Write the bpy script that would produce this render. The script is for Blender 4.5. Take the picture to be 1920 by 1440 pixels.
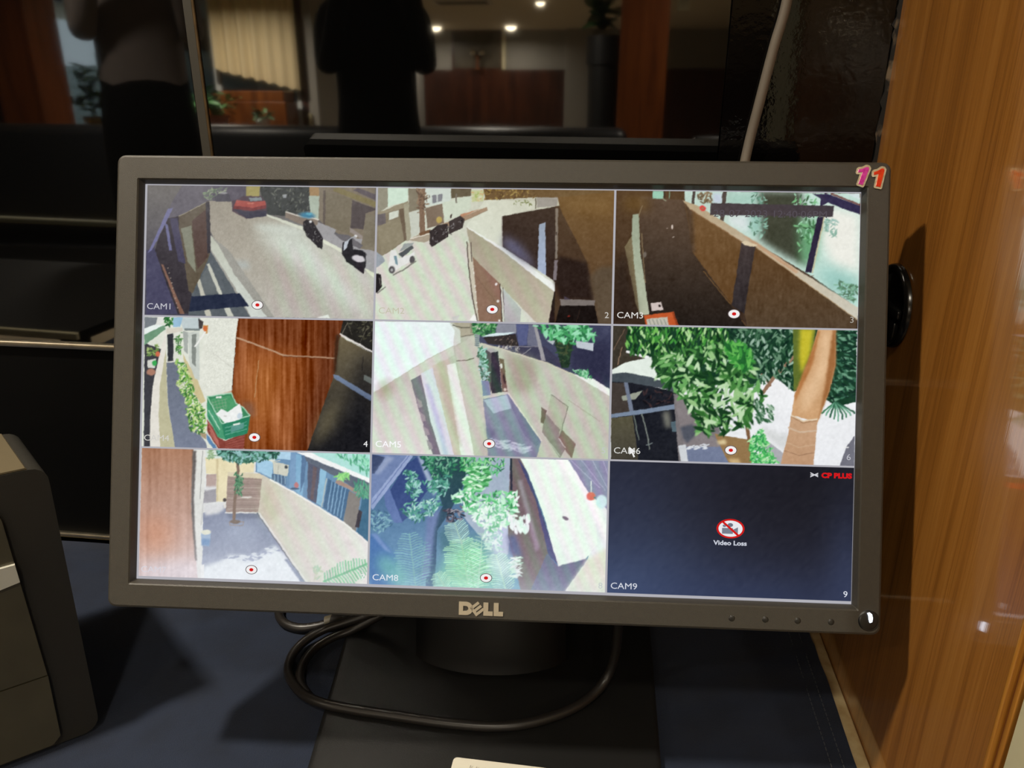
import bpy, bmesh, math, random
import numpy as np
from mathutils import Vector, Matrix, Euler

SC = bpy.context.scene
COL = SC.collection
for o in list(bpy.data.objects): bpy.data.objects.remove(o)

# ---------------------------------------------------------------- camera
# World: X right along the back wall, Y towards the wall, Z up; the desk top is z = 0 (floor z = FLOOR).
F_PX = 1442.0
CAM = np.array([0.0, 0.0, 0.465])
RW = np.array([[0.99171197, 0.04667649, -0.11970248],
               [0.12846643, -0.34618978, 0.92932718],
               [0.00193796, -0.93700264, -0.34931691]])     # columns: image right, image down, view direction
cam_data = bpy.data.cameras.new('camera')
cam_data.sensor_width = 36.0
cam_data.lens = F_PX/1920*36.0
cam_data.clip_start = 0.01
cam_data.clip_end = 200
cam = bpy.data.objects.new('camera', cam_data)
COL.objects.link(cam)
mw = Matrix.Identity(4)
for r in range(3):
    mw[r][0] = RW[r, 0]; mw[r][1] = -RW[r, 1]; mw[r][2] = -RW[r, 2]; mw[r][3] = CAM[r]
cam.matrix_world = mw
SC.camera = cam

# ---------------------------------------------------------------- world, view, exposure
world = bpy.data.worlds.new('World'); SC.world = world
world.use_nodes = True
bg = world.node_tree.nodes['Background']
bg.inputs['Color'].default_value = (0.78, 0.92, 1.0, 1)
bg.inputs['Strength'].default_value = 2.6
SC.view_settings.view_transform = 'Standard'
SC.view_settings.look = 'None'
SC.view_settings.gamma = 1.0
SC.view_settings.use_curve_mapping = False
SC.view_settings.exposure = 0.0
FLOOR = -0.68
CEIL = 1.45
WALL_Y = 0.6783
PANEL_X = 0.2098

# ---------------------------------------------------------------- helpers
def lin(c):
    c = np.asarray(c, float)/255.0
    return tuple(np.where(c <= 0.04045, c/12.92, ((c+0.055)/1.055)**2.4))

def mat(name, col, rough=0.5, metal=0.0, spec=0.5, var=0.0, vscale=20.0, bump=0.0, bscale=200.0,
        coat=0.0, coat_rough=0.05, emit=None, estr=1.0, stretch=(1, 1, 1), col2=None, sheen=0.0, ior=1.5, trans=0.0, sss=False):
    m = bpy.data.materials.new(name); m.use_nodes = True
    nt = m.node_tree; b = nt.nodes['Principled BSDF']
    c = lin(col)
    b.inputs['Base Color'].default_value = (*c, 1)
    b.inputs['Roughness'].default_value = rough
    b.inputs['Metallic'].default_value = metal
    b.inputs['Specular IOR Level'].default_value = spec
    b.inputs['IOR'].default_value = ior
    b.inputs['Coat Weight'].default_value = coat
    b.inputs['Coat Roughness'].default_value = coat_rough
    b.inputs['Sheen Weight'].default_value = sheen
    b.inputs['Transmission Weight'].default_value = trans
    if emit is not None:
        b.inputs['Emission Color'].default_value = (*lin(emit), 1); b.inputs['Emission Strength'].default_value = estr
    if var or bump or col2:
        tc = nt.nodes.new('ShaderNodeTexCoord'); mp = nt.nodes.new('ShaderNodeMapping')
        mp.inputs['Scale'].default_value = stretch
        nt.links.new(tc.outputs['Object'], mp.inputs['Vector'])
        if var or col2:
            n = nt.nodes.new('ShaderNodeTexNoise'); n.inputs['Scale'].default_value = vscale; n.inputs['Detail'].default_value = 5
            nt.links.new(mp.outputs['Vector'], n.inputs['Vector'])
            rp = nt.nodes.new('ShaderNodeValToRGB')
            a = lin(col2) if col2 else tuple(min(1, x*(1+var)) for x in c)
            z = c if col2 else tuple(x*(1-var) for x in c)
            rp.color_ramp.elements[0].color = (*z, 1); rp.color_ramp.elements[1].color = (*a, 1)
            rp.color_ramp.elements[0].position = .3; rp.color_ramp.elements[1].position = .7
            nt.links.new(n.outputs['Fac'], rp.inputs['Fac']); nt.links.new(rp.outputs['Color'], b.inputs['Base Color'])
        if bump:
            n2 = nt.nodes.new('ShaderNodeTexNoise'); n2.inputs['Scale'].default_value = bscale; n2.inputs['Detail'].default_value = 3
            nt.links.new(mp.outputs['Vector'], n2.inputs['Vector'])
            bp = nt.nodes.new('ShaderNodeBump'); bp.inputs['Strength'].default_value = bump; bp.inputs['Distance'].default_value = 0.001
            nt.links.new(n2.outputs['Fac'], bp.inputs['Height']); nt.links.new(bp.outputs['Normal'], b.inputs['Normal'])
    return m

def wood(name, cols, grain=(60, 60, 3), rough=.35, coat=.6, coat_rough=.07, bump=.15, seed=0.0, coat_ior=1.5):
    """vertical veneer: wide soft bands, fine pores, lacquer on top"""
    m = bpy.data.materials.new(name); m.use_nodes = True
    nt = m.node_tree; b = nt.nodes['Principled BSDF']; N = nt.nodes.new; lk = nt.links.new
    tc = N('ShaderNodeTexCoord'); mp = N('ShaderNodeMapping'); mp.inputs['Scale'].default_value = grain; mp.inputs['Location'].default_value = (seed, seed*1.7, seed*.6)
    lk(tc.outputs['Object'], mp.inputs['Vector'])
    n1 = N('ShaderNodeTexNoise'); n1.inputs['Scale'].default_value = 1.0; n1.inputs['Detail'].default_value = 3; n1.inputs['Distortion'].default_value = .5
    lk(mp.outputs['Vector'], n1.inputs['Vector'])
    mp2 = N('ShaderNodeMapping'); mp2.inputs['Scale'].default_value = tuple(g*k for g, k in zip(grain, (13, 13, 5))); lk(tc.outputs['Object'], mp2.inputs['Vector'])
    n2 = N('ShaderNodeTexNoise'); n2.inputs['Scale'].default_value = 1.0; n2.inputs['Detail'].default_value = 4
    lk(mp2.outputs['Vector'], n2.inputs['Vector'])
    mx = N('ShaderNodeMix'); mx.data_type = 'FLOAT'; mx.inputs['Factor'].default_value = .42
    lk(n1.outputs['Fac'], mx.inputs['A']); lk(n2.outputs['Fac'], mx.inputs['B'])
    rp = N('ShaderNodeValToRGB'); e = rp.color_ramp.elements
    e[0].position = .36; e[0].color = (*lin(cols[0]), 1); e[1].position = .66; e[1].color = (*lin(cols[2]), 1)
    k = e.new(.5); k.color = (*lin(cols[1]), 1)
    lk(mx.outputs['Result'], rp.inputs['Fac']); lk(rp.outputs['Color'], b.inputs['Base Color'])
    bp = N('ShaderNodeBump'); bp.inputs['Strength'].default_value = bump; bp.inputs['Distance'].default_value = .0004
    lk(n2.outputs['Fac'], bp.inputs['Height']); lk(bp.outputs['Normal'], b.inputs['Normal'])
    bp2 = N('ShaderNodeBump'); bp2.inputs['Strength'].default_value = bump*.5; bp2.inputs['Distance'].default_value = .0004
    lk(n2.outputs['Fac'], bp2.inputs['Height']); lk(bp2.outputs['Normal'], b.inputs['Coat Normal'])
    b.inputs['Roughness'].default_value = rough
    b.inputs['Coat Weight'].default_value = coat; b.inputs['Coat Roughness'].default_value = coat_rough; b.inputs['Coat IOR'].default_value = coat_ior
    return m

def mesh_obj(name, bm, m, parent=None, smooth=False, matrix=None):
    me = bpy.data.meshes.new(name); bm.normal_update(); bm.to_mesh(me); bm.free()
    if m is not None: me.materials.append(m)
    if smooth:
        me.polygons.foreach_set('use_smooth', [True]*len(me.polygons))
        try: me.set_sharp_from_angle(angle=math.radians(38))
        except Exception: pass
    o = bpy.data.objects.new(name, me); COL.objects.link(o)
    if matrix is not None: o.matrix_basis = matrix
    if parent is not None: o.parent = parent
    return o

def empty(name, loc=(0, 0, 0), rz=0.0):
    o = bpy.data.objects.new(name, None); o.empty_display_size = .05; COL.objects.link(o)
    o.location = loc; o.rotation_euler = (0, 0, rz)
    return o

def tag(o, label, cat=None, group=None, kind=None):
    if label: o['label'] = label
    if cat: o['category'] = cat
    if group: o['group'] = group
    if kind: o['kind'] = kind
    return o

def box(bm, a, b, bev=0.0, seg=2):
    vs = [bm.verts.new((x, y, z)) for x in (a[0], b[0]) for y in (a[1], b[1]) for z in (a[2], b[2])]
    fs = [bm.faces.new([vs[i] for i in f]) for f in ((0,1,3,2),(4,6,7,5),(0,4,5,1),(2,3,7,6),(0,2,6,4),(1,5,7,3))]
    if bev:
        es = {e for f in fs for e in f.edges}
        bmesh.ops.bevel(bm, geom=list(es), offset=bev, segments=seg, profile=.5, affect='EDGES')
    return bm

def nbox(a, b, bev=0.0, seg=2): return box(bmesh.new(), a, b, bev, seg)

def prism(bm, pts, y0, y1):
    """outline in (x, z), extruded along y from y0 (front) to y1"""
    f = [bm.verts.new((x, y0, z)) for x, z in pts]; k = [bm.verts.new((x, y1, z)) for x, z in pts]
    n = len(pts)
    bm.faces.new(f); bm.faces.new(k[::-1])
    for i in range(n): bm.faces.new((f[i-1], k[i-1], k[i], f[i]))
    bmesh.ops.recalc_face_normals(bm, faces=bm.faces)
    return bm

def smooth_path(pts, n=10):
    P = [Vector(p) for p in pts]; out = []
    for i in range(len(P)-1):
        a, b, c, d = P[max(i-1, 0)], P[i], P[i+1], P[min(i+2, len(P)-1)]
        for k in range(n):
            t = k/n
            out.append(.5*((2*b)+(c-a)*t+(2*a-5*b+4*c-d)*t*t+(3*b-a-3*c+d)*t**3))
    out.append(P[-1]); return out

def tube(bm, pts, r, seg=10, n=10, radii=None):
    P = smooth_path(pts, n) if n > 1 else [Vector(p) for p in pts]
    up = Vector((0, 0, 1)); prev = None; rings = []
    for i, p in enumerate(P):
        d = (P[min(i+1, len(P)-1)]-P[max(i-1, 0)]).normalized()
        if prev is None:
            s = d.cross(up if abs(d.z) < .9 else Vector((1, 0, 0))).normalized()
        else:
            s = (prev-d*prev.dot(d)).normalized()
        prev = s; t = d.cross(s)
        rr = r if radii is None else radii[0]+(radii[1]-radii[0])*i/(len(P)-1)
        rings.append([bm.verts.new(p+(s*math.cos(a)+t*math.sin(a))*rr) for a in (2*math.pi*k/seg for k in range(seg))])
    for A, B in zip(rings[:-1], rings[1:]):
        for k in range(seg): bm.faces.new((A[k-1], A[k], B[k], B[k-1]))
    bm.faces.new(rings[0]); bm.faces.new(rings[-1][::-1])
    bmesh.ops.recalc_face_normals(bm, faces=bm.faces)
    return bm

def lathe(bm, prof, seg=24, c=(0, 0, 0)):
    rings = [[bm.verts.new((c[0]+r*math.cos(2*math.pi*k/seg), c[1]+r*math.sin(2*math.pi*k/seg), c[2]+z)) for k in range(seg)] for r, z in prof]
    for A, B in zip(rings[:-1], rings[1:]):
        for k in range(seg): bm.faces.new((A[k-1], A[k], B[k], B[k-1]))
    bm.faces.new(rings[0][::-1]); bm.faces.new(rings[-1])
    bmesh.ops.recalc_face_normals(bm, faces=bm.faces)
    return bm

def rrect(hw, hh, r, n=5, cx=0, cz=0):
    out = []
    for sx, sz, a0 in ((1, 1, 0), (-1, 1, 90), (-1, -1, 180), (1, -1, 270)):
        for k in range(n+1):
            a = math.radians(a0+90*k/n)
            out.append((cx+sx*(hw-r)+r*math.cos(a), cz+sz*(hh-r)+r*math.sin(a)))
    return out

def area_lamp(name, loc, size, power, col=(1, .9, .75), spread=math.pi, parent=None, shape='DISK', rot=(0, 0, 0), size_y=None):
    d = bpy.data.lights.new(name, 'AREA'); d.shape = shape; d.size = size; d.energy = power; d.color = col; d.spread = spread
    if size_y: d.size_y = size_y
    o = bpy.data.objects.new(name, d); COL.objects.link(o); o.location = loc; o.rotation_euler = rot
    if parent: o.parent = parent
    return o
# ---------------------------------------------------------------- the pictures shown on the screen
# Each feed is painted in the coordinates of a 4x enlargement of its tile (K = canvas cells per unit).
K = 0.5
CW, CH = 960, 561

class Feed:
    def __init__(self, col, col2=None, seed=1):
        self.rng = np.random.default_rng(seed)
        c1 = np.array(col, np.float32)
        c2 = np.array(col2 if col2 is not None else col, np.float32)
        t = np.linspace(0, 1, CH, dtype=np.float32)[:, None, None]
        self.a = np.repeat(c1*(1-t) + c2*t, CW, axis=1).astype(np.float32)

    def mask(self, pts):
        p = np.array(pts, np.float32)*K
        x, y = p[:, 0], p[:, 1]
        y0 = max(0, int(np.floor(y.min()))); y1 = min(CH, int(np.ceil(y.max()))+1)
        if y1 <= y0: return None
        ys = np.arange(y0, y1)+0.5
        acc = np.zeros((y1-y0, CW+1), np.int16)
        for i in range(len(p)):
            xa, ya, xb, yb = x[i-1], y[i-1], x[i], y[i]
            if ya == yb: continue
            r = np.nonzero((ys >= min(ya, yb)) & (ys < max(ya, yb)))[0]
            if len(r) == 0: continue
            xi = xa + (ys[r]-ya)*(xb-xa)/(yb-ya)
            np.add.at(acc, (r, np.clip(np.ceil(xi-0.5), 0, CW).astype(int)), 1)
        return y0, y1, (np.cumsum(acc, 1)[:, :CW] & 1).astype(np.float32)

    def P(self, col, pts, col2=None, ax='y', soft=0, al=1.0):
        m = self.mask(pts)
        if m is None: return self
        y0, y1, k = m
        if soft:
            s = max(1, int(soft*K))
            full = np.zeros((CH, CW), np.float32); full[y0:y1] = k
            k = blur2(blur2(full, s), s); y0, y1 = 0, CH
        c = np.array(col, np.float32)
        if col2 is not None:
            q = np.array(pts, np.float32)*K
            if ax == 'y':
                t = np.clip((np.arange(y0, y1)-q[:, 1].min())/max(1, np.ptp(q[:, 1])), 0, 1)[:, None, None]
            else:
                t = np.clip((np.arange(CW)-q[:, 0].min())/max(1, np.ptp(q[:, 0])), 0, 1)[None, :, None]
            c = c*(1-t) + np.array(col2, np.float32)*t
        k = (k*al)[:, :, None]
        self.a[y0:y1] = self.a[y0:y1]*(1-k) + c*k
        return self

    def L(self, col, w, pts, al=1.0):
        w = max(w*K, 1.0)/2
        p = np.array(pts, np.float32)*K
        for (xa, ya), (xb, yb) in zip(p[:-1], p[1:]):
            x0 = max(0, int(min(xa, xb)-w-2)); x1 = min(CW, int(max(xa, xb)+w+3))
            y0 = max(0, int(min(ya, yb)-w-2)); y1 = min(CH, int(max(ya, yb)+w+3))
            if x1 <= x0 or y1 <= y0: continue
            gx = np.arange(x0, x1)[None, :]+0.5-xa; gy = np.arange(y0, y1)[:, None]+0.5-ya
            dx, dy = xb-xa, yb-ya
            t = np.clip((gx*dx+gy*dy)/max(1e-6, dx*dx+dy*dy), 0, 1)
            d = np.hypot(gx-t*dx, gy-t*dy)
            k = (np.clip(w+0.5-d, 0, 1)*al)[:, :, None]
            self.a[y0:y1, x0:x1] = self.a[y0:y1, x0:x1]*(1-k) + np.array(col, np.float32)*k
        return self

    def E(self, col, cx, cy, rx, ry, rot=0, soft=0.15, al=1.0):
        cx, cy, rx, ry = cx*K, cy*K, max(rx*K, .7), max(ry*K, .7)
        m = max(rx, ry)*(1+soft)+2
        x0 = max(0, int(cx-m)); x1 = min(CW, int(cx+m)+1); y0 = max(0, int(cy-m)); y1 = min(CH, int(cy+m)+1)
        if x1 <= x0 or y1 <= y0: return self
        gx = np.arange(x0, x1)[None, :]+0.5-cx; gy = np.arange(y0, y1)[:, None]+0.5-cy
        c, s = math.cos(rot), math.sin(rot)
        d = np.hypot((gx*c+gy*s)/rx, (-gx*s+gy*c)/ry)
        k = (np.clip((1+soft-d)/(2*soft+.02), 0, 1)*al)[:, :, None]
        self.a[y0:y1, x0:x1] = self.a[y0:y1, x0:x1]*(1-k) + np.array(col, np.float32)*k
        return self

    def leaves(self, n, pts, size, cols, ang=(0, 6.28), asp=.32, al=1.0):
        m = self.mask(pts)
        if m is None: return self
        y0, y1, k = m
        yy, xx = np.nonzero(k)
        if len(yy) == 0: return self
        i = self.rng.integers(0, len(yy), n)
        for j in i:
            s = size*self.rng.uniform(.55, 1.25)
            self.E(cols[self.rng.integers(len(cols))], xx[j]/K, (yy[j]+y0)/K, s, s*asp, self.rng.uniform(*ang), .2, al)
        return self

    def frond(self, p0, p1, n, ln, col, w=5, spread=1.0, bend=.35, al=1.0):
        (xa, ya), (xb, yb) = p0, p1
        dx, dy = xb-xa, yb-ya; d = math.hypot(dx, dy); ux, uy = dx/d, dy/d
        for i in range(n):
            t = (i+.5)/n
            x, y = xa+dx*t, ya+dy*t
            l = ln*(math.sin(math.pi*(.15+.8*t))**.6)*self.rng.uniform(.85, 1.1)
            for s in (-1, 1):
                ex, ey = ux*bend*l - s*uy*l*spread, uy*bend*l + s*ux*l*spread
                j = self.rng.uniform(.86, 1.1)
                self.L([c*j for c in col], w, [(x, y), (x+ex*.55, y+ey*.5), (x+ex, y+ey+l*.12)], al)
        return self.L([c*.9 for c in col], w*1.4, [p0, p1], al)

    def grain(self, amp, sx=1, sy=1, pts=None):
        g = self.rng.normal(0, 1, (CH//sy+3, CW//sx+3)).astype(np.float32)
        yi = np.arange(CH)/sy; xi = np.arange(CW)/sx
        y0 = yi.astype(int); x0 = xi.astype(int)
        ty = (yi-y0)[:, None].astype(np.float32); tx = (xi-x0)[None, :].astype(np.float32)
        g = (g[y0][:, x0]*(1-ty)+g[y0+1][:, x0]*ty)*(1-tx) + (g[y0][:, x0+1]*(1-ty)+g[y0+1][:, x0+1]*ty)*tx
        g = g*amp
        if pts is not None:
            y0, y1, k = self.mask(pts)
            f = np.zeros((CH, CW), np.float32); f[y0:y1] = k
            g = g*f
        self.a += g[:, :, None]
        return self

    def warp(self, amp, cell):
        d = []
        for i in range(2):
            g = self.rng.normal(0, 1, (CH//cell+3, CW//cell+3)).astype(np.float32)
            yi = np.arange(CH)/cell; xi = np.arange(CW)/cell
            y0 = yi.astype(int); x0 = xi.astype(int)
            ty = (yi-y0)[:, None]; tx = (xi-x0)[None, :]
            d.append(((g[y0][:, x0]*(1-ty)+g[y0+1][:, x0]*ty)*(1-tx) + (g[y0][:, x0+1]*(1-ty)+g[y0+1][:, x0+1]*ty)*tx)*amp)
        y, x = np.mgrid[0:CH, 0:CW]
        self.a = self.a[np.clip(y+d[0], 0, CH-1).astype(int), np.clip(x+d[1], 0, CW-1).astype(int)]
        return self

    def moire(self, amp, period, slope, pts=None, soft=60, ph=0.0, curve=0.0):
        y, x = np.mgrid[0:CH, 0:CW].astype(np.float32)/K
        u = (x - slope*y + curve*(y-560)**2)/period*2*math.pi + ph
        s = np.stack([-np.sin(u)*.6, np.sin(u), -np.sin(u+.6)*.35], -1)*amp*.72
        if pts is not None:
            y0, y1, k = self.mask(pts)
            f = np.zeros((CH, CW), np.float32); f[y0:y1] = k
            if soft: f = blur2(blur2(f, int(soft*K)), int(soft*K))
            s = s*f[:, :, None]
        self.a += s
        return self

    def veil(self, col, cx, cy, rx, ry, al):
        y, x = np.mgrid[0:CH, 0:CW].astype(np.float32)/K
        k = (np.exp(-((x-cx)/rx)**2-((y-cy)/ry)**2)*al)[:, :, None]
        self.a = self.a*(1-k)+np.array(col, np.float32)*k
        return self

    def done(self, b=1, g=1.0, sat=1.0, gain=(1, 1, 1)):
        l = self.a.mean(2, keepdims=True)
        self.a = (l + (self.a-l)*sat)*np.array(gain, np.float32)
        self.warp(.75, 10)
        self.grain(2.5, 2, 2).grain(3.0*g, 8, 8).grain(2.0*g, 30, 30)
        for c in range(3): self.a[:, :, c] = blur2(self.a[:, :, c], b)
        return np.clip(self.a, 0, 255)

def blur2(a, r):
    if r < 1: return a
    for ax in (0, 1):
        p = np.pad(a, [(r+1, r) if i == ax else (0, 0) for i in (0, 1)], mode='edge')
        c = np.cumsum(p, ax, dtype=np.float64)
        a = ((c[2*r+1:] - c[:-2*r-1]) if ax == 0 else (c[:, 2*r+1:] - c[:, :-2*r-1]))/(2*r+1)
    return a.astype(np.float32)

GREEN = [(38, 110, 58), (70, 150, 85), (110, 180, 115), (25, 75, 45), (150, 205, 155)]

def feed_street():
    f = Feed((110, 105, 98), (68, 66, 86), 3)
    f.P((98, 93, 104), [(370,70),(640,70),(600,190),(560,190),(330,310),(230,330),(300,180)])
    f.P((166, 156, 136), [(570,185),(740,195),(1010,290),(1270,400),(1440,490),(1815,760),(1815,1080),(1005,1060),(860,860),(700,600),(600,460),(572,400)], (186, 182, 170))
    f.P((206, 214, 200), [(900,360),(1250,400),(1560,560),(1815,780),(1815,1075),(1560,960),(1250,720),(1000,520)], soft=70)
    f.P((190, 178, 160), [(1300,480),(1500,560),(1815,900),(1815,1040),(1500,720)], soft=40, al=.5)
    f.P((205, 212, 198), [(890,365),(1180,370),(1300,420),(1230,470),(960,410)], soft=20)
    f.P((178, 184, 178), [(640,640),(860,640),(880,700),(740,690)], soft=20)
    f.P((88, 96, 102), [(555,580),(600,545),(760,830),(890,1060),(415,1045),(400,900),(540,640)])
    f.P((110, 116, 116), [(480,800),(560,680),(660,880),(520,890)], al=.6)
    f.P((160,158,148), [(575,440),(720,560),(1060,1060),(880,1060),(580,560)])
    f.P((196, 200, 180), [(585,450),(640,520),(760,740),(1005,1060),(885,1060),(760,830),(585,550)], (205, 212, 204))
    f.P((192, 190, 172), [(478,790),(500,770),(538,890),(590,1055),(548,1055),(505,890)])
    f.P((196, 198, 182), [(552,665),(572,655),(668,880),(755,1055),(708,1055),(640,885)])
    f.P((38, 46, 70), [(405,905),(800,878),(868,975),(418,1017)])
    f.grain(6, 1, 3, [(570,185),(740,195),(1440,490),(1815,760),(1815,1080),(1005,1060),(600,460)])
    # left gate and frame
    f.P((72, 70, 100), [(98,560),(160,540),(335,1035),(98,1040)])
    f.P((58, 52, 58), [(262,320),(350,300),(400,640),(440,900),(412,1035),(335,1035),(232,760),(165,560),(185,480)])
    f.P((98, 86, 68), [(345,300),(567,188),(578,570),(556,640),(445,880),(415,860),(392,700),(345,420)])
    f.P((134, 136, 114), [(360,395),(436,370),(472,725),(408,640)])
    f.P((88, 66, 58), [(440,340),(552,245),(560,610),(482,700),(462,560)])
    f.P((58, 54, 60), [(544,200),(574,192),(582,575),(558,585)])
    f.L((170, 160, 130), 5, [(345,302),(545,200)])
    f.P((112, 112, 162), [(262,245),(300,240),(140,560),(112,575)])
    f.P((105, 105, 152), [(238,350),(262,370),(292,560),(270,560)])
    f.P((70, 66, 92), [(275,320),(330,315),(395,660),(340,640)])
    f.P((138, 98, 80), [(208,660),(226,668),(385,1035),(352,1035)])
    for t in np.linspace(0, 1, 9): f.E((170,150,135), 262+t*70, 690+t*300, 4, 5)
    # top: trees, cars
    f.P((84, 78, 94), [(600,70),(850,70),(850,150),(740,190),(600,185)])
    f.P((58, 62, 62), [(945,70),(1320,70),(1330,260),(1140,300),(1010,290),(960,150)])
    f.leaves(120, [(945,70),(1320,70),(1330,260),(1140,300)], 14, [(48,52,50),(80,86,78),(65,68,70),(105,110,100)])
    f.leaves(50, [(510,130),(600,90),(700,80),(700,130),(600,180),(510,180)], 14, [(130,155,115),(160,175,140),(100,120,95)])
    f.P((70, 68, 80), [(608,160),(640,135),(720,132),(735,188),(620,195)]).E((150,150,155), 680, 130, 28, 8)
    f.P((172, 157, 78), [(848,78),(952,78),(945,152),(848,152)])
    f.P((80, 62, 74), [(740,190),(830,150),(960,152),(1000,200),(1005,300),(850,322),(745,265)])
    f.P((186, 72, 64), [(775,182),(900,195),(990,188),(995,216),(900,240),(755,222)])
    f.P((128, 50, 52), [(755,222),(900,240),(995,216),(997,245),(880,262),(752,245)])
    f.P((130, 142, 148), [(865,165),(960,160),(966,185),(880,190)])
    f.P((58, 56, 74), [(752,250),(850,268),(1003,262),(1003,302),(855,320)])
    f.E((220,110,90), 880, 205, 26, 6)
    f.P((150,155,160), [(1120,140),(1150,140),(1148,165),(1122,165)])
    # right side
    f.P((130, 117, 98), [(1320,80),(1815,80),(1815,770),(1700,540),(1440,370),(1395,330),(1330,290)])
    f.P((172, 132, 84), [(1320,85),(1392,85),(1395,150),(1322,150)])
    f.P((176, 192, 172), [(1318,150),(1396,150),(1390,335),(1330,292)])
    f.P((122, 111, 90), [(1440,118),(1650,172),(1620,440),(1440,365)])
    f.P((98, 86, 78), [(1425,110),(1445,110),(1440,370),(1425,360)])
    f.P((86, 76, 76), [(1640,180),(1830,250),(1742,282),(1728,400),(1630,392)])
    f.P((134, 121, 78), [(1500,95),(1540,88),(1820,195),(1820,235),(1500,115)])
    f.P((96, 86, 92), [(1680,88),(1820,140),(1820,185),(1650,110)])
    f.P((128, 118, 98), [(1745,282),(1815,300),(1812,560),(1715,548)])
    f.P((160, 158, 160), [(1380,342),(1520,402),(1510,432),(1720,475),(1700,545),(1815,565),(1815,770),(1560,565),(1420,480),(1365,385)])
    f.P((106, 102, 106), [(1505,432),(1620,445),(1722,520),(1700,548),(1560,480)])
    f.P((150,138,130), [(1625,385),(1720,450),(1718,478),(1625,420)])
    f.P((220, 224, 200), [(1415,470),(1560,545),(1572,580),(1430,505)]).P((218,222,196), [(1735,690),(1815,732),(1815,770),(1755,722)])
    f.P((218, 222, 200), [(1000,285),(1270,380),(1275,410),(1010,305)])
    f.P((138, 122, 108), [(1140,272),(1390,330),(1382,368),(1270,368),(1140,312)]).L((222,216,202), 9, [(1145,270),(1240,300),(1390,328)])
    f.E((52, 128, 168), 1305, 295, 55, 22, .1, .4).E((80,170,200), 1320, 285, 25, 9)
    f.P((46, 42, 46), [(1275,345),(1300,328),(1345,335),(1385,400),(1425,470),(1415,550),(1385,535),(1300,450),(1278,400)])
    f.leaves(26, [(1275,345),(1345,335),(1425,470),(1415,550),(1300,450)], 9, [(90,84,84),(30,28,32),(130,128,130)])
    f.E((225,225,225), 1330, 342, 12, 9)
    f.P((44, 42, 46), [(1572,500),(1640,470),(1650,555),(1740,575),(1748,640),(1728,735),(1600,645),(1565,585)])
    f.E((208, 204, 208), 1690, 620, 50, 24, .25).P((188, 196, 206), [(1585,495),(1625,470),(1600,540),(1575,565)])
    f.E((40,38,42), 1695, 575, 55, 20, .3).E((235,235,235), 1668, 452, 10, 9).L((170,175,180), 6, [(1600,490),(1640,465),(1668,452)])
    f.P((225,228,220), [(1375,1062),(1460,1038),(1475,1068)])
    f.veil((150, 146, 150), 250, 150, 600, 420, .22).veil((150, 144, 132), 1100, 120, 900, 260, .2)
    f.moire(7, 150, .35, [(1050,500),(1815,700),(1815,1080),(1050,1060)])
    return f.done(sat=.82)

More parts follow.
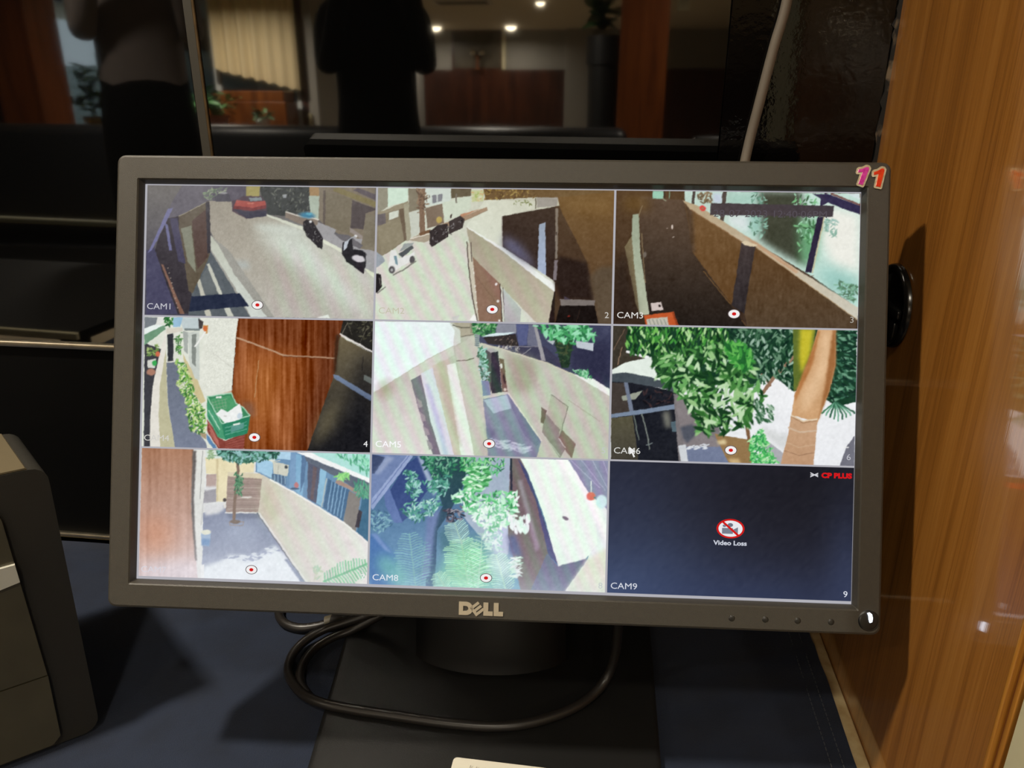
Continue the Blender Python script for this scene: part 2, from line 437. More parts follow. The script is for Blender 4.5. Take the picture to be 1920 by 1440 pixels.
def feed_street_wall():
    f = Feed((206, 208, 190), (214, 217, 202), 5)
    f.moire(11, 118, .55, [(0,450),(800,420),(850,1120),(0,1120)], ph=.6)
    f.P((150, 145, 126), [(50,40),(152,45),(150,190),(70,245),(50,260)])
    f.P((205, 226, 206), [(150,48),(302,52),(296,152),(150,192)])
    f.P((135, 126, 106), [(300,52),(402,58),(392,212),(310,232)])
    f.P((152, 142, 118), [(50,245),(300,148),(306,205),(50,310)])
    f.P((135, 124, 102), [(50,260),(270,200),(290,442),(110,560),(50,560)])
    f.P((108, 100, 100), [(50,255),(130,238),(136,322),(50,335)]).P((206, 212, 196), [(158,238),(230,215),(230,268),(158,292)])
    f.P((142, 132, 108), [(70,345),(240,268),(280,440),(105,560)]).P((112, 96, 78), [(232,210),(268,200),(292,440),(272,450)])
    f.P((166, 161, 137), [(268,172),(305,160),(326,440),(290,450)])
    f.P((152,160,168), [(50,520),(110,560),(130,600),(50,660)])
    f.P((198, 202, 188), [(308,238),(392,210),(402,375),(325,425)])
    f.P((206, 216, 206), [(420,52),(622,52),(622,142),(560,168),(430,192)]).P((132, 132, 138), [(480,106),(560,95),(556,150),(486,166)])
    f.P((190,196,192), [(515,100),(525,98),(525,158),(515,160)])
    f.P((132, 106, 86), [(368,55),(432,55),(420,200),(432,385),(388,392),(384,200)]).leaves(40, [(368,55),(470,100),(430,240),(370,240)], 16, [(120,96,78),(150,125,100),(100,80,66)])
    f.P((130, 112, 95), [(432,202),(560,168),(572,315),(445,355)])
    f.P((206, 216, 196), [(558,162),(772,108),(772,202),(680,262),(570,295)])
    f.P((104, 92, 72), [(622,52),(775,52),(772,110),(622,128)]).P((200, 206, 152), [(775,68),(868,68),(866,152),(780,156)])
    f.leaves(16, [(780,70),(866,70),(866,150),(780,150)], 13, [(170,190,110),(215,170,120),(220,220,190)])
    f.P((108, 82, 50), [(866,55),(1850,62),(1850,140),(1250,122),(880,142)])
    f.leaves(70, [(866,60),(1260,70),(1250,122),(880,142)], 16, [(90,66,40),(150,120,60),(120,92,52),(170,145,80)])
    f.P((218, 222, 204), [(876,142),(1258,150),(1258,202),(1000,264),(1000,500),(735,340)])
    f.leaves(14, [(1085,150),(1225,140),(1225,180),(1085,180)], 13, [(150,160,110),(120,130,80)])
    f.P((120,112,100), [(655,95),(668,95),(668,165),(656,165)])
    f.P((170, 156, 136), [(318,430),(380,400),(470,388),(472,440),(420,460),(318,445)]).L((226,220,204), 8, [(320,432),(470,390)])
    f.P((118,86,62), [(380,392),(470,360),(470,385),(390,410)])
    f.P((166, 138, 112), [(560,320),(720,262),(890,192),(898,215),(720,300),(600,350)]).P((192, 140, 108), [(690,250),(850,205),(800,225),(700,272)]).L((150,132,110), 5, [(720,298),(898,216)])
    f.P((58, 50, 50), [(465,372),(520,330),(600,318),(605,415),(480,492),(462,470)]).P((64, 55, 54), [(608,300),(690,258),(725,285),(712,350),(605,398)])
    f.leaves(40, [(465,372),(600,318),(725,285),(712,350),(480,492)], 9, [(110,104,104),(36,32,34),(150,146,146)])
    f.E((190,165,90), 535, 290, 22, 24, .3).E((60,45,40), 625, 262, 6, 16, .3)
    f.P((226, 226, 222), [(172,515),(208,512),(232,580),(300,556),(352,525),(342,592),(230,652),(185,692),(150,660),(160,598)])
    f.P((84, 88, 90), [(228,545),(330,480),(346,500),(258,572)]).E((88,84,86), 180, 665, 24, 28).E((88,84,86), 332, 588, 20, 28).E((170,170,170), 180, 665, 10, 12)
    f.L((128,126,116), 10, [(190,702),(260,668),(360,600)]).P((152,158,156), [(270,470),(346,460),(330,482),(235,530)]).P((120,150,160), [(195,560),(215,560),(225,630),(205,620)])
    f.P((40, 36, 38), [(50,690),(100,700),(106,790),(70,835),(50,840)]).L((130,126,120), 9, [(70,840),(130,795)]).L((120,114,110), 6, [(85,725),(95,780)])
    f.P((235, 238, 232), [(740,340),(1000,490),(1440,800),(1398,828),(740,352)])
    f.P((168, 160, 136), [(738,345),(1000,516),(1396,826),(1355,1070),(1270,1070),(780,565)], (190, 183, 160))
    f.P((40, 29, 26), [(1395,828),(1442,800),(1432,900),(1402,1070),(1352,1070)])
    f.P((142, 110, 90), [(778,560),(992,772),(1012,1060),(828,1060),(790,700)]).P((204, 196, 176), [(745,455),(772,470),(790,620),(832,1060),(812,1060),(762,760)])
    f.L((70,56,50), 7, [(742,455),(755,640),(785,880),(822,1055)]).L((80,64,58), 6, [(770,460),(778,600)])
    f.L((62,48,44), 6, [(990,772),(1008,1060)]).L((66,56,52), 5, [(1012,800),(1026,1060)]).L((120,92,76), 3, [(800,700),(1000,960)])
    for y in (660, 690, 790, 830, 910, 960): f.E((226,220,208), 790+(y-660)*.1, y, 6, 7)
    for x, y in ((962,772),(975,900),(985,1045)): f.E((225,222,215), x, y, 9, 10)
    f.P((190, 196, 192), [(1016,802),(1150,962),(1142,1060),(1024,1060)], (178,176,176))
    f.P((56, 42, 36), [(1002,264),(1412,188),(1440,205),(1412,765),(1330,702),(1008,492)])
    f.P((104, 104, 136), [(1012,400),(1140,470),(1275,665),(1190,620),(1012,495)], soft=34, al=.9)
    f.L((170,165,158), 6, [(1004,266),(1008,490)])
    f.P((152, 168, 190), [(1284,322),(1330,308),(1334,704),(1272,668)], (165,178,205))
    f.P((74, 54, 38), [(1405,190),(1850,100),(1850,1085),(1400,1085)])
    f.P((112, 80, 42), [(1420,120),(1850,80),(1850,1080),(1720,1080),(1690,860),(1640,600),(1540,400),(1440,205)], (88, 66, 48))
    f.P((130, 96, 52), [(1430,130),(1850,120),(1850,260),(1540,230)], soft=45, al=.7)
    f.P((74, 54, 38), [(1430,200),(1540,400),(1640,610),(1660,720),(1430,720)])
    f.P((44, 31, 26), [(1425,560),(1640,610),(1672,740),(1700,895),(1440,888),(1398,745)], soft=14)
    f.P((92, 76, 58), [(1665,720),(1740,640),(1850,640),(1850,1080),(1728,1080)], soft=18)
    f.P((130, 119, 108), [(1406,205),(1426,205),(1420,580),(1404,580)]).P((126,116,120), [(1398,590),(1424,590),(1412,740),(1388,742)])
    f.L((50,38,34), 8, [(1412,385),(1412,402)])
    f.P((164, 160, 154), [(1265,120),(1422,125),(1420,186),(1268,198)]).L((60,50,40), 6, [(1258,130),(1258,205)])
    f.P((122, 113, 108), [(1438,884),(1702,892),(1697,932),(1448,932)]).P((70,60,72), [(1470,862),(1520,888),(1470,888)])
    f.P((26, 19, 17), [(1438,932),(1700,932),(1728,1075),(1402,1075)]).L((60,40,30), 3, [(1560,1060),(1590,960)]).E((150,40,30), 1505, 1012, 9, 5, 0, .6)
    f.P((205,205,200), [(630,1020),(690,1005),(670,1040),(640,1045)]).P((240,240,235), [(760,1040),(800,990),(820,1050)])
    f.veil((140, 118, 80), 1500, 100, 700, 300, .18)
    f.moire(6, 150, .5, [(740,345),(1396,826),(1355,1070),(1000,1070)])
    return f.done(sat=.92)

def feed_passage():
    f = Feed((86, 62, 38), (58, 42, 32), 7)
    f.P((90, 70, 54), [(240,110),(560,140),(620,520),(900,910),(1030,1085),(300,1085),(250,700),(230,200)], (34, 27, 23))
    f.P((112, 82, 38), [(110,110),(300,110),(300,220),(120,220)], soft=40, al=.7)
    f.P((122, 108, 78), [(122,480),(175,400),(190,600),(235,978),(205,905)])
    f.P((156, 170, 146), [(180,246),(226,240),(236,520),(282,830),(302,978),(230,978),(190,600),(174,400)], (180,186,160))
    f.L((134,114,84), 7, [(225,250),(250,180)]).L((128,108,78), 7, [(246,380),(258,560),(272,745)]).E((110,100,90), 270, 540, 14, 22, .2)
    f.P((40,30,26), [(50,640),(120,500),(215,970),(50,1060)], soft=30, al=.6)
    f.P((150, 208, 182), [(328,70),(406,70),(406,128),(328,128)]).L((150,160,130), 7, [(405,128),(425,142)]).L((60,46,36), 10, [(412,70),(416,125)]).L((130,170,140), 6, [(455,72),(448,125)])
    f.E((220,205,195), 472, 336, 7, 16).E((190,176,166), 478, 410, 9, 4, -.4).E((170,150,140), 435, 346, 6, 3)
    f.P((116, 84, 48), [(560,150),(985,440),(980,460),(912,912),(620,520)], (96, 66, 36))
    f.P((66, 49, 36), [(560,150),(620,205),(640,530),(600,520)], soft=12, al=.8)
    f.P((96, 66, 36), [(1076,482),(1825,1012),(1820,1090),(1025,1085),(1000,960)], (82, 64, 46))
    f.P((64, 54, 54), [(978,446),(1082,482),(1040,720),(1000,972),(908,912)], (48, 42, 44))
    f.L((140,100,54), 4, [(700,660),(900,905)]).L((120,86,50), 4, [(980,1020),(1025,1080)])
    f.grain(3.5, 6, 22, [(560,150),(1825,1012),(1820,1090),(1025,1085),(620,520)])
    # outside
    f.P((196, 226, 214), [(562,70),(1850,92),(1850,940),(1500,700),(1000,400),(640,186),(566,152)])
    f.P((238, 238, 228), [(1600,180),(1850,240),(1850,700),(1640,600),(1560,420)], soft=40)
    f.P((170, 214, 200), [(870,80),(1130,80),(1120,200),(880,180)], soft=30)
    f.P((225, 240, 242), [(880,255),(1100,255),(1060,380),(900,320)], soft=24)
    f.P((62, 66, 52), [(1115,75),(1420,80),(1430,330),(1450,620),(1250,520),(1110,420)], soft=26)
    f.P((90, 156, 104), [(1400,280),(1560,300),(1500,620),(1420,600)], soft=40)
    f.P((150, 205, 190), [(1040,200),(1130,220),(1120,400),(1040,380)], soft=30)
    f.leaves(70, [(1060,80),(1160,80),(1160,420),(1040,380)], 18, [(110,160,140),(150,200,180),(80,120,100)])
    f.leaves(90, [(1360,90),(1560,120),(1540,400),(1400,520)], 20, [(70,130,80),(120,190,130),(60,100,66),(160,215,180)])
    f.leaves(50, [(1580,280),(1690,280),(1680,420),(1600,400)], 18, [(150,190,180),(120,170,150)], al=.7)
    f.P((150, 200, 190), [(1560,620),(1830,700),(1830,920),(1640,800),(1540,700)], soft=50)
    f.leaves(70, [(1640,720),(1830,760),(1830,900),(1700,830)], 20, [(90,140,110),(130,180,150),(80,110,84)], al=.8)
    f.leaves(40, [(650,90),(760,85),(760,165),(670,165)], 18, [(130,112,84),(105,90,66),(150,130,100)])
    f.P((200,215,235), [(770,90),(840,90),(835,160),(775,160)], soft=10)
    f.P((72, 62, 58), [(622,70),(642,70),(632,176),(612,176)]).P((76, 66, 62), [(842,72),(872,72),(852,292),(824,292)])
    f.P((188, 166, 130), [(545,140),(660,178),(1000,392),(1400,655),(1840,930),(1832,1022),(1400,710),(1080,478),(980,440),(600,200)], (206, 202, 186))
    f.P((196,150,112), [(990,398),(1080,440),(1400,660),(1380,680),(1080,470)], soft=6, al=.8)
    f.P((222,205,170), [(978,446),(1010,438),(1100,470),(1070,482),(1000,470)])
    f.L((150,112,76), 5, [(600,204),(980,444)]).L((170,140,100), 5, [(1090,488),(1830,1016)])
    f.P((44, 37, 60), [(1538,262),(1584,262),(1492,672),(1448,668)]).L((196,188,150), 9, [(1588,262),(1500,668)])
    f.L((120,100,84), 4, [(1425,665),(1470,700),(1510,690)])
    f.P((54, 47, 76), [(1500,92),(1640,98),(1610,160),(1560,185),(1560,130)]).P((52, 46, 78), [(1590,84),(1850,180),(1850,245),(1700,192),(1600,150)])
    f.L((124,84,78), 14, [(1640,92),(1850,172)]).P((212, 228, 228), [(1745,88),(1850,92),(1850,135)])
    f.P((66, 58, 64), [(755,160),(1658,180),(1652,262),(748,248)])
    f.E((235,60,60), 695, 198, 24, 20, .3).E((180,110,80), 695, 198, 11, 9)
    f.P((206, 190, 184), [(312,896),(390,886),(406,946),(320,952)]).E((40,30,28), 378, 915, 9, 9)
    f.P((196, 84, 38), [(262,985),(482,958),(528,1085),(285,1085)]).P((150,60,26), [(470,962),(482,958),(528,1085),(510,1085)])
    f.P((190, 186, 170), [(282,1012),(436,996),(448,1085),(296,1085)])
    for i in range(5): f.L((110,120,110), 4, [(300+i*28,1015),(320+i*28,1075)])
    f.veil((150, 120, 90), 700, 250, 700, 350, .12)
    return f.done(sat=.92)

def feed_crates():
    f = Feed((222, 225, 212), None, 9)
    W = [(785,60),(1575,75),(1515,480),(1305,1070),(835,1060),(740,620)]
    f.P((118, 58, 26), W)
    f.P((150, 80, 36), [(770,220),(1300,340),(1210,1060),(840,1050),(740,620)], soft=60)
    f.P((170, 98, 42), [(900,380),(1120,420),(1000,900),(880,760)], soft=60, al=.7)
    f.P((96, 44, 20), [(1420,75),(1575,75),(1515,480),(1305,1070),(1230,1060),(1400,480)], soft=30, al=.8)
    f.grain(15, 9, 130, W).grain(9, 4, 90, W)
    f.L((186, 150, 120), 12, [(778,214),(950,275),(1130,345)]).L((176, 140, 112), 10, [(1130,345),(1300,355),(1510,366)]).L((110,60,34), 5, [(1130,352),(1510,374)])
    f.L((186,140,96), 6, [(942,380),(910,660)]).L((60,30,16), 6, [(780,70),(742,600)])
    f.P((120, 90, 80), [(810,690),(900,700),(920,800),(850,800)], soft=20, al=.6)
    # white wall
    f.P((224, 226, 214), [(360,55),(788,60),(770,220),(740,610),(560,645),(500,705),(480,540),(540,180)])
    f.grain(9, 2, 2, [(560,60),(788,60),(740,600),(520,600)])
    f.L((190,188,178), 3, [(600,330),(745,440)])
    f.P((206, 192, 146), [(370,330),(480,520),(545,690),(505,705),(420,570)])
    f.P((192, 204, 206), [(340,60),(505,65),(505,152),(380,152)]).P((72, 66, 66), [(488,68),(526,90),(520,142),(492,150)]).P((120,130,130), [(385,145),(500,145),(500,160),(385,160)])
    f.P((198, 146, 84), [(522,118),(562,120),(556,185),(540,180)]).E((210,110,60), 540, 145, 16, 20)
    f.P((168, 174, 168), [(374,165),(412,170),(410,342),(380,305)]).P((200, 206, 198), [(414,172),(496,168),(498,532),(462,520),(420,400)]).P((132, 138, 132), [(440,190),(474,185),(470,432),(440,402)])
    f.L((235,235,230), 12, [(465,280),(540,172)])
    # path and left wall
    f.P((108, 115, 130), [(250,400),(332,394),(400,600),(440,850),(545,1000),(560,1050),(315,1040),(260,700)], (122,130,150))
    f.P((62, 62, 68), [(85,250),(210,300),(155,560),(130,1030),(80,1030)])
    f.P((226, 222, 212), [(250,150),(246,300),(202,560),(192,800),(212,1040),(125,1035),(128,800),(150,560),(200,330)])
    f.P((190, 186, 152), [(246,300),(258,700),(315,1040),(205,1040),(190,800),(202,560)])
    f.leaves(40, [(100,300),(190,260),(190,340),(110,360)], 14, [(120,150,80),(90,130,60),(170,190,120)])
    f.P((214, 214, 206), [(105,380),(172,370),(165,440),(110,440)]).E((60,170,84), 160, 402, 18, 20).E((172,124,104), 135, 470, 34, 26).E((210,110,80), 185, 335, 16, 20)
    f.P((112, 152, 122), [(85,160),(232,120),(244,150),(85,270)]).P((232, 240, 236), [(85,140),(175,112),(225,122),(85,190)])
    f.P((120, 126, 132), [(85,55),(182,62),(170,112),(85,145)]).P((226, 226, 220), [(186,58),(250,58),(200,122),(172,112)]).P((152, 190, 216), [(298,58),(372,58),(352,135),(300,135)])
    f.leaves(30, [(240,60),(300,60),(290,130),(240,120)], 16, [(50,120,56),(80,150,80),(40,90,50)])
    f.P((210,205,190), [(250,140),(370,140),(370,165),(250,185)])
    f.P((54, 56, 62), [(256,190),(302,180),(302,385),(258,392)]).leaves(50, [(316,180),(366,175),(362,335),(324,335)], 13, [(80,140,66),(110,170,84),(60,110,60)])
    f.L((225,222,212), 8, [(250,395),(335,388)])
    f.leaves(330, [(320,380),(400,420),(445,560),(480,700),(545,760),(545,930),(500,940),(425,900),(400,700),(330,560),(340,470)], 19, [(84,150,66),(130,185,86),(170,205,110),(60,112,56),(206,222,160)])
    f.leaves(20, [(345,560),(400,560),(390,600),(350,595)], 12, [(226,226,206),(200,206,180)])
    f.P((170,150,120), [(495,925),(550,930),(548,975),(520,960)])
    # crates
    f.P((136, 66, 56), [(555,820),(645,965),(690,985),(842,930),(828,1050),(640,1045),(556,920)])
    for i in range(4): f.L((192,116,104), 6, [(562+i*6,850+i*28),(640+i*2,990+i*14)]).L((168,92,80), 4, [(690,1000+i*14),(835,950+i*22)])
    f.P((94, 134, 176), [(552,930),(630,1040),(600,1045),(552,980)])
    f.P((62, 138, 94), [(556,652),(738,626),(768,700),(822,730),(876,796),(858,932),(690,978),(640,962),(553,802)])
    f.P((78, 156, 106), [(580,675),(728,645),(765,705),(800,735),(668,845)])
    for i in range(5): f.L((140,170,140), 3, [(590+i*24,685-i*4),(612+i*22,760-i*6)]).L((140,170,140), 3, [(590+i*6,700+i*22),(700,672+i*24)])
    f.P((44, 130, 96), [(664,862),(876,802),(856,932),(690,978)])
    for i in range(3): f.L((130,190,170), 4, [(690,890+i*26),(850,842+i*28)])
    f.P((90,150,140), [(735,880),(830,850),(828,890),(735,925)])
    f.P((74, 156, 116), [(556,690),(660,862),(690,976),(636,960),(553,802)]).L((190,225,200), 7, [(566,760),(650,900)]).L((40,110,80), 5, [(566,800),(640,930)])
    f.L((168, 214, 186), 8, [(556,655),(738,628),(772,705),(825,735),(876,796),(665,858),(556,655)])
    f.P((238, 240, 238), [(622,785),(660,745),(705,772),(800,705),(818,780),(800,825),(690,855)]).E((205,205,200), 690, 800, 14, 6).E((200,215,225), 800, 800, 20, 22)
    f.P((230,232,225), [(620,655),(665,652),(665,665),(622,668)]).P((225,232,225), [(750,860),(800,848),(800,862),(752,872)])
    # right dark side
    f.P((40, 38, 34), [(1575,75),(1805,80),(1800,335),(1550,188)]).leaves(50, [(1600,85),(1800,85),(1798,260),(1640,180)], 14, [(66,64,50),(30,28,26),(90,88,70)])
    f.L((120,112,96), 5, [(1610,100),(1560,190)]).L((96,92,80), 3, [(1640,190),(1610,110)]).L((110,104,90), 3, [(1700,250),(1760,130)])
    f.P((112, 101, 76), [(1548,200),(1800,335),(1790,1075),(1302,1070),(1512,480)], (26, 26, 30))
    f.P((24, 24, 29), [(1720,330),(1800,340),(1790,1075),(1420,1075),(1600,860)], soft=80)
    f.P((116,106,78), [(1400,800),(1560,640),(1500,900),(1330,1060)], soft=40, al=.6)
    f.L((228, 222, 216), 11, [(1552,186),(1805,326)])
    f.P((114, 130, 156), [(1500,486),(1532,494),(1795,652),(1785,690),(1508,518)], (90,104,130)).P((96, 102, 98), [(1730,490),(1795,520),(1795,562),(1728,530)])
    f.L((30,28,30), 4, [(1725,355),(1715,460)])
    f.P((50,36,26), [(1520,190),(1550,190),(1520,480),(1500,480)], soft=8, al=.8)
    return f.done(sat=.95)

def feed_yard_wall():
    f = Feed((196, 195, 178), None, 11)
    f.P((190, 188, 170), [(600,50),(800,55),(860,520),(892,900),(920,1080),(780,1080),(690,500),(640,240)])
    f.P((236, 245, 246), [(40,50),(610,55),(690,120),(697,208),(480,312),(40,585)]).P((214,216,206), [(610,58),(690,120),(697,208),(640,236),(650,120)])
    f.P((196, 193, 178), [(40,585),(300,432),(322,490),(490,1060),(30,1060)], (224, 220, 212)).E((150,120,90), 130, 560, 50, 60, .6, .9, .5)
    f.P((212, 208, 196), [(300,432),(490,315),(640,240),(650,300),(400,450),(322,492)])
    f.P((112, 108, 118), [(322,492),(396,450),(470,800),(556,1060),(490,1060),(382,720)])
    for i in range(4): f.P((152,144,146), [(360+i*26,620+i*105),(400+i*26,650+i*105),(410+i*26,690+i*105),(380+i*26,700+i*105)])
    f.P((216, 221, 228), [(398,442),(484,398),(560,700),(645,960),(645,1070),(552,1070),(470,800)]).P((190,196,225), [(430,520),(460,520),(560,860),(600,1060),(570,1060)], soft=8)
    f.P((204, 196, 174), [(484,385),(600,330),(690,500),(805,1075),(650,1075),(560,700)]).P((234, 237, 228), [(590,380),(655,360),(770,900),(808,1075),(700,1075),(640,700)])
    f.P((186, 174, 146), [(520,360),(580,340),(660,760),(700,1000),(640,900),(560,640)], soft=10, al=.7)
    f.P((198, 196, 178), [(652,245),(800,150),(852,500),(892,900),(800,1070),(690,500)])
    f.P((176, 166, 142), [(636,58),(780,58),(800,150),(694,162),(690,110)]).L((90,86,70), 7, [(636,80),(700,98),(762,98)]).L((110,100,84), 6, [(700,165),(795,150)]).L((96,86,70), 6, [(664,348),(740,342),(795,325)]).P((150,138,116), [(765,60),(780,60),(780,140),(768,140)])
    # right background
    f.P((64, 66, 96), [(940,60),(1825,72),(1825,570),(1550,465),(1330,365),(1100,290),(840,215),(800,140)])
    f.P((136, 136, 152), [(950,68),(1112,70),(1112,142),(965,142)]).P((80, 86, 134), [(1110,72),(1205,74),(1192,225),(1130,235)])
    f.P((104,104,128), [(1205,74),(1250,74),(1300,240),(1195,230)])
    f.P((44, 44, 72), [(1480,240),(1825,190),(1825,560),(1560,440)], soft=40)
    f.leaves(110, [(785,60),(960,66),(955,142),(860,160),(795,152)], 19, [(44,120,60),(80,160,90),(30,90,50),(120,190,120)])
    f.P((216, 232, 238), [(852,166),(940,138),(1102,134),(1010,166)]).P((48, 40, 40), [(866,172),(1108,145),(1132,245),(900,218)]).leaves(24, [(900,180),(1110,160),(1120,235),(920,215)], 10, [(90,70,60),(30,24,26),(120,100,90)])
    f.P((150, 162, 164), [(798,145),(836,150),(832,242),(806,236)])
    for i in range(6): f.L((90,100,104), 4, [(802,158+i*14),(832,162+i*14)])
    f.P((58, 56, 82), [(1080,235),(1330,240),(1500,400),(1330,362),(1120,290)]).L((150,142,152), 5, [(1050,236),(1180,240),(1300,238)]).L((150,146,156), 6, [(1158,302),(1220,254)])
    f.leaves(30, [(960,225),(1150,240),(1120,280),(980,250)], 12, [(200,195,190),(90,80,90),(160,150,150)])
    f.P((158, 152, 158), [(1238,72),(1262,74),(1335,350),(1302,345)])
    f.P((36, 58, 40), [(1390,170),(1545,170),(1505,400),(1450,400),(1420,280)]).leaves(60, [(1390,170),(1545,170),(1500,380),(1450,380)], 20, [(30,50,36),(50,80,50),(70,80,50)])
    f.leaves(150, [(1250,85),(1400,75),(1640,80),(1715,170),(1560,220),(1400,190),(1290,140)], 34, [(60,160,90),(100,200,130),(40,120,70),(150,225,180)], asp=.28)
    f.P((192, 197, 208), [(1560,198),(1692,214),(1690,272),(1566,246)]).P((180, 186, 192), [(1338,190),(1402,196),(1390,228)])
    # compound wall
    CWL = [(846,212),(1020,258),(1350,362),(1560,452),(1815,600),(1815,1090),(1560,1085),(1550,970),(1300,690),(1300,945),(1056,590),(1020,270)]
    f.P((196, 195, 178), CWL).P((168, 160, 138), [(1030,280),(1260,345),(1260,520),(1190,590),(1060,580)], soft=36)
    f.L((208, 200, 178), 10, [(850,216),(1020,262),(1350,366),(1560,460)]).P((236, 238, 232), [(1540,446),(1690,482),(1815,560),(1815,612)])
    f.leaves(50, [(1530,405),(1650,425),(1690,490),(1580,460)], 17, [(60,150,90),(100,190,130),(150,215,170)])
    f.P((44, 44, 52), [(880,258),(976,275),(1006,580),(930,592),(890,420)]).P((82, 82, 78), [(880,270),(926,285),(922,588),(892,420)]).P((172, 172, 168), [(872,256),(940,254),(978,275),(922,286)])
    f.P((112, 86, 70), [(984,325),(1020,335),(1046,580),(1008,580)]).E((225,220,215), 1000, 385, 9, 20).E((50,36,34), 1022, 480, 8, 40, -.1).E((215,200,180), 1028, 562, 12, 12)
    f.leaves(120, [(820,240),(880,260),(905,440),(915,500),(855,500),(830,330)], 18, [(80,140,110),(130,190,170),(50,100,70),(180,215,215)])
    f.P((120, 132, 166), [(852,492),(905,500),(920,600),(862,612)])
    f.P((126, 134, 158), [(862,630),(1052,588),(1302,945),(1260,1080),(900,1080),(892,900)]).P((172, 184, 206), [(866,640),(1040,602),(1076,702),(940,742)]).P((112, 120, 148), [(1052,590),(1302,945),(1262,985),(1170,900),(1080,702)])
    f.P((92,100,130), [(880,800),(960,880),(930,960),(895,900)], soft=16, al=.7)
    f.P((204, 198, 188), [(866,612),(1040,580),(1048,596),(870,632)]).leaves(70, [(905,930),(1050,940),(1240,1000),(1180,1040),(920,990)], 22, [(176,184,206),(200,206,222)], (-.5,.5), al=.7)
    f.L((226,220,205), 9, [(1052,592),(1300,944)])
    f.P((172, 166, 146), [(1375,600),(1500,690),(1442,915),(1332,800)], al=.55).P((138, 130, 120), [(1330,735),(1440,862),(1430,930),(1482,1000),(1440,1075),(1305,885)], al=.9).P((136, 112, 100), [(1455,862),(1556,970),(1530,1080),(1482,1020),(1430,922)])
    f.P((116, 98, 84), [(1300,690),(1340,722),(1320,820),(1296,810)])
    f.L((118,118,102), 5, [(1375,600),(1500,690),(1440,915)]).L((225,225,215), 5, [(1432,930),(1480,1000)]).L((210,210,200), 4, [(1305,885),(1440,1060)])
    f.L((160,150,130), 3, [(1500,640),(1740,800)])
    f.moire(13, 120, .42, [(0,0),(1920,560),(1920,1120),(0,1120)], ph=.4)
    f.veil((240, 244, 244), 500, 700, 800, 600, .12)
    return f.done(sat=.86, gain=(.985, 1.0, .99))

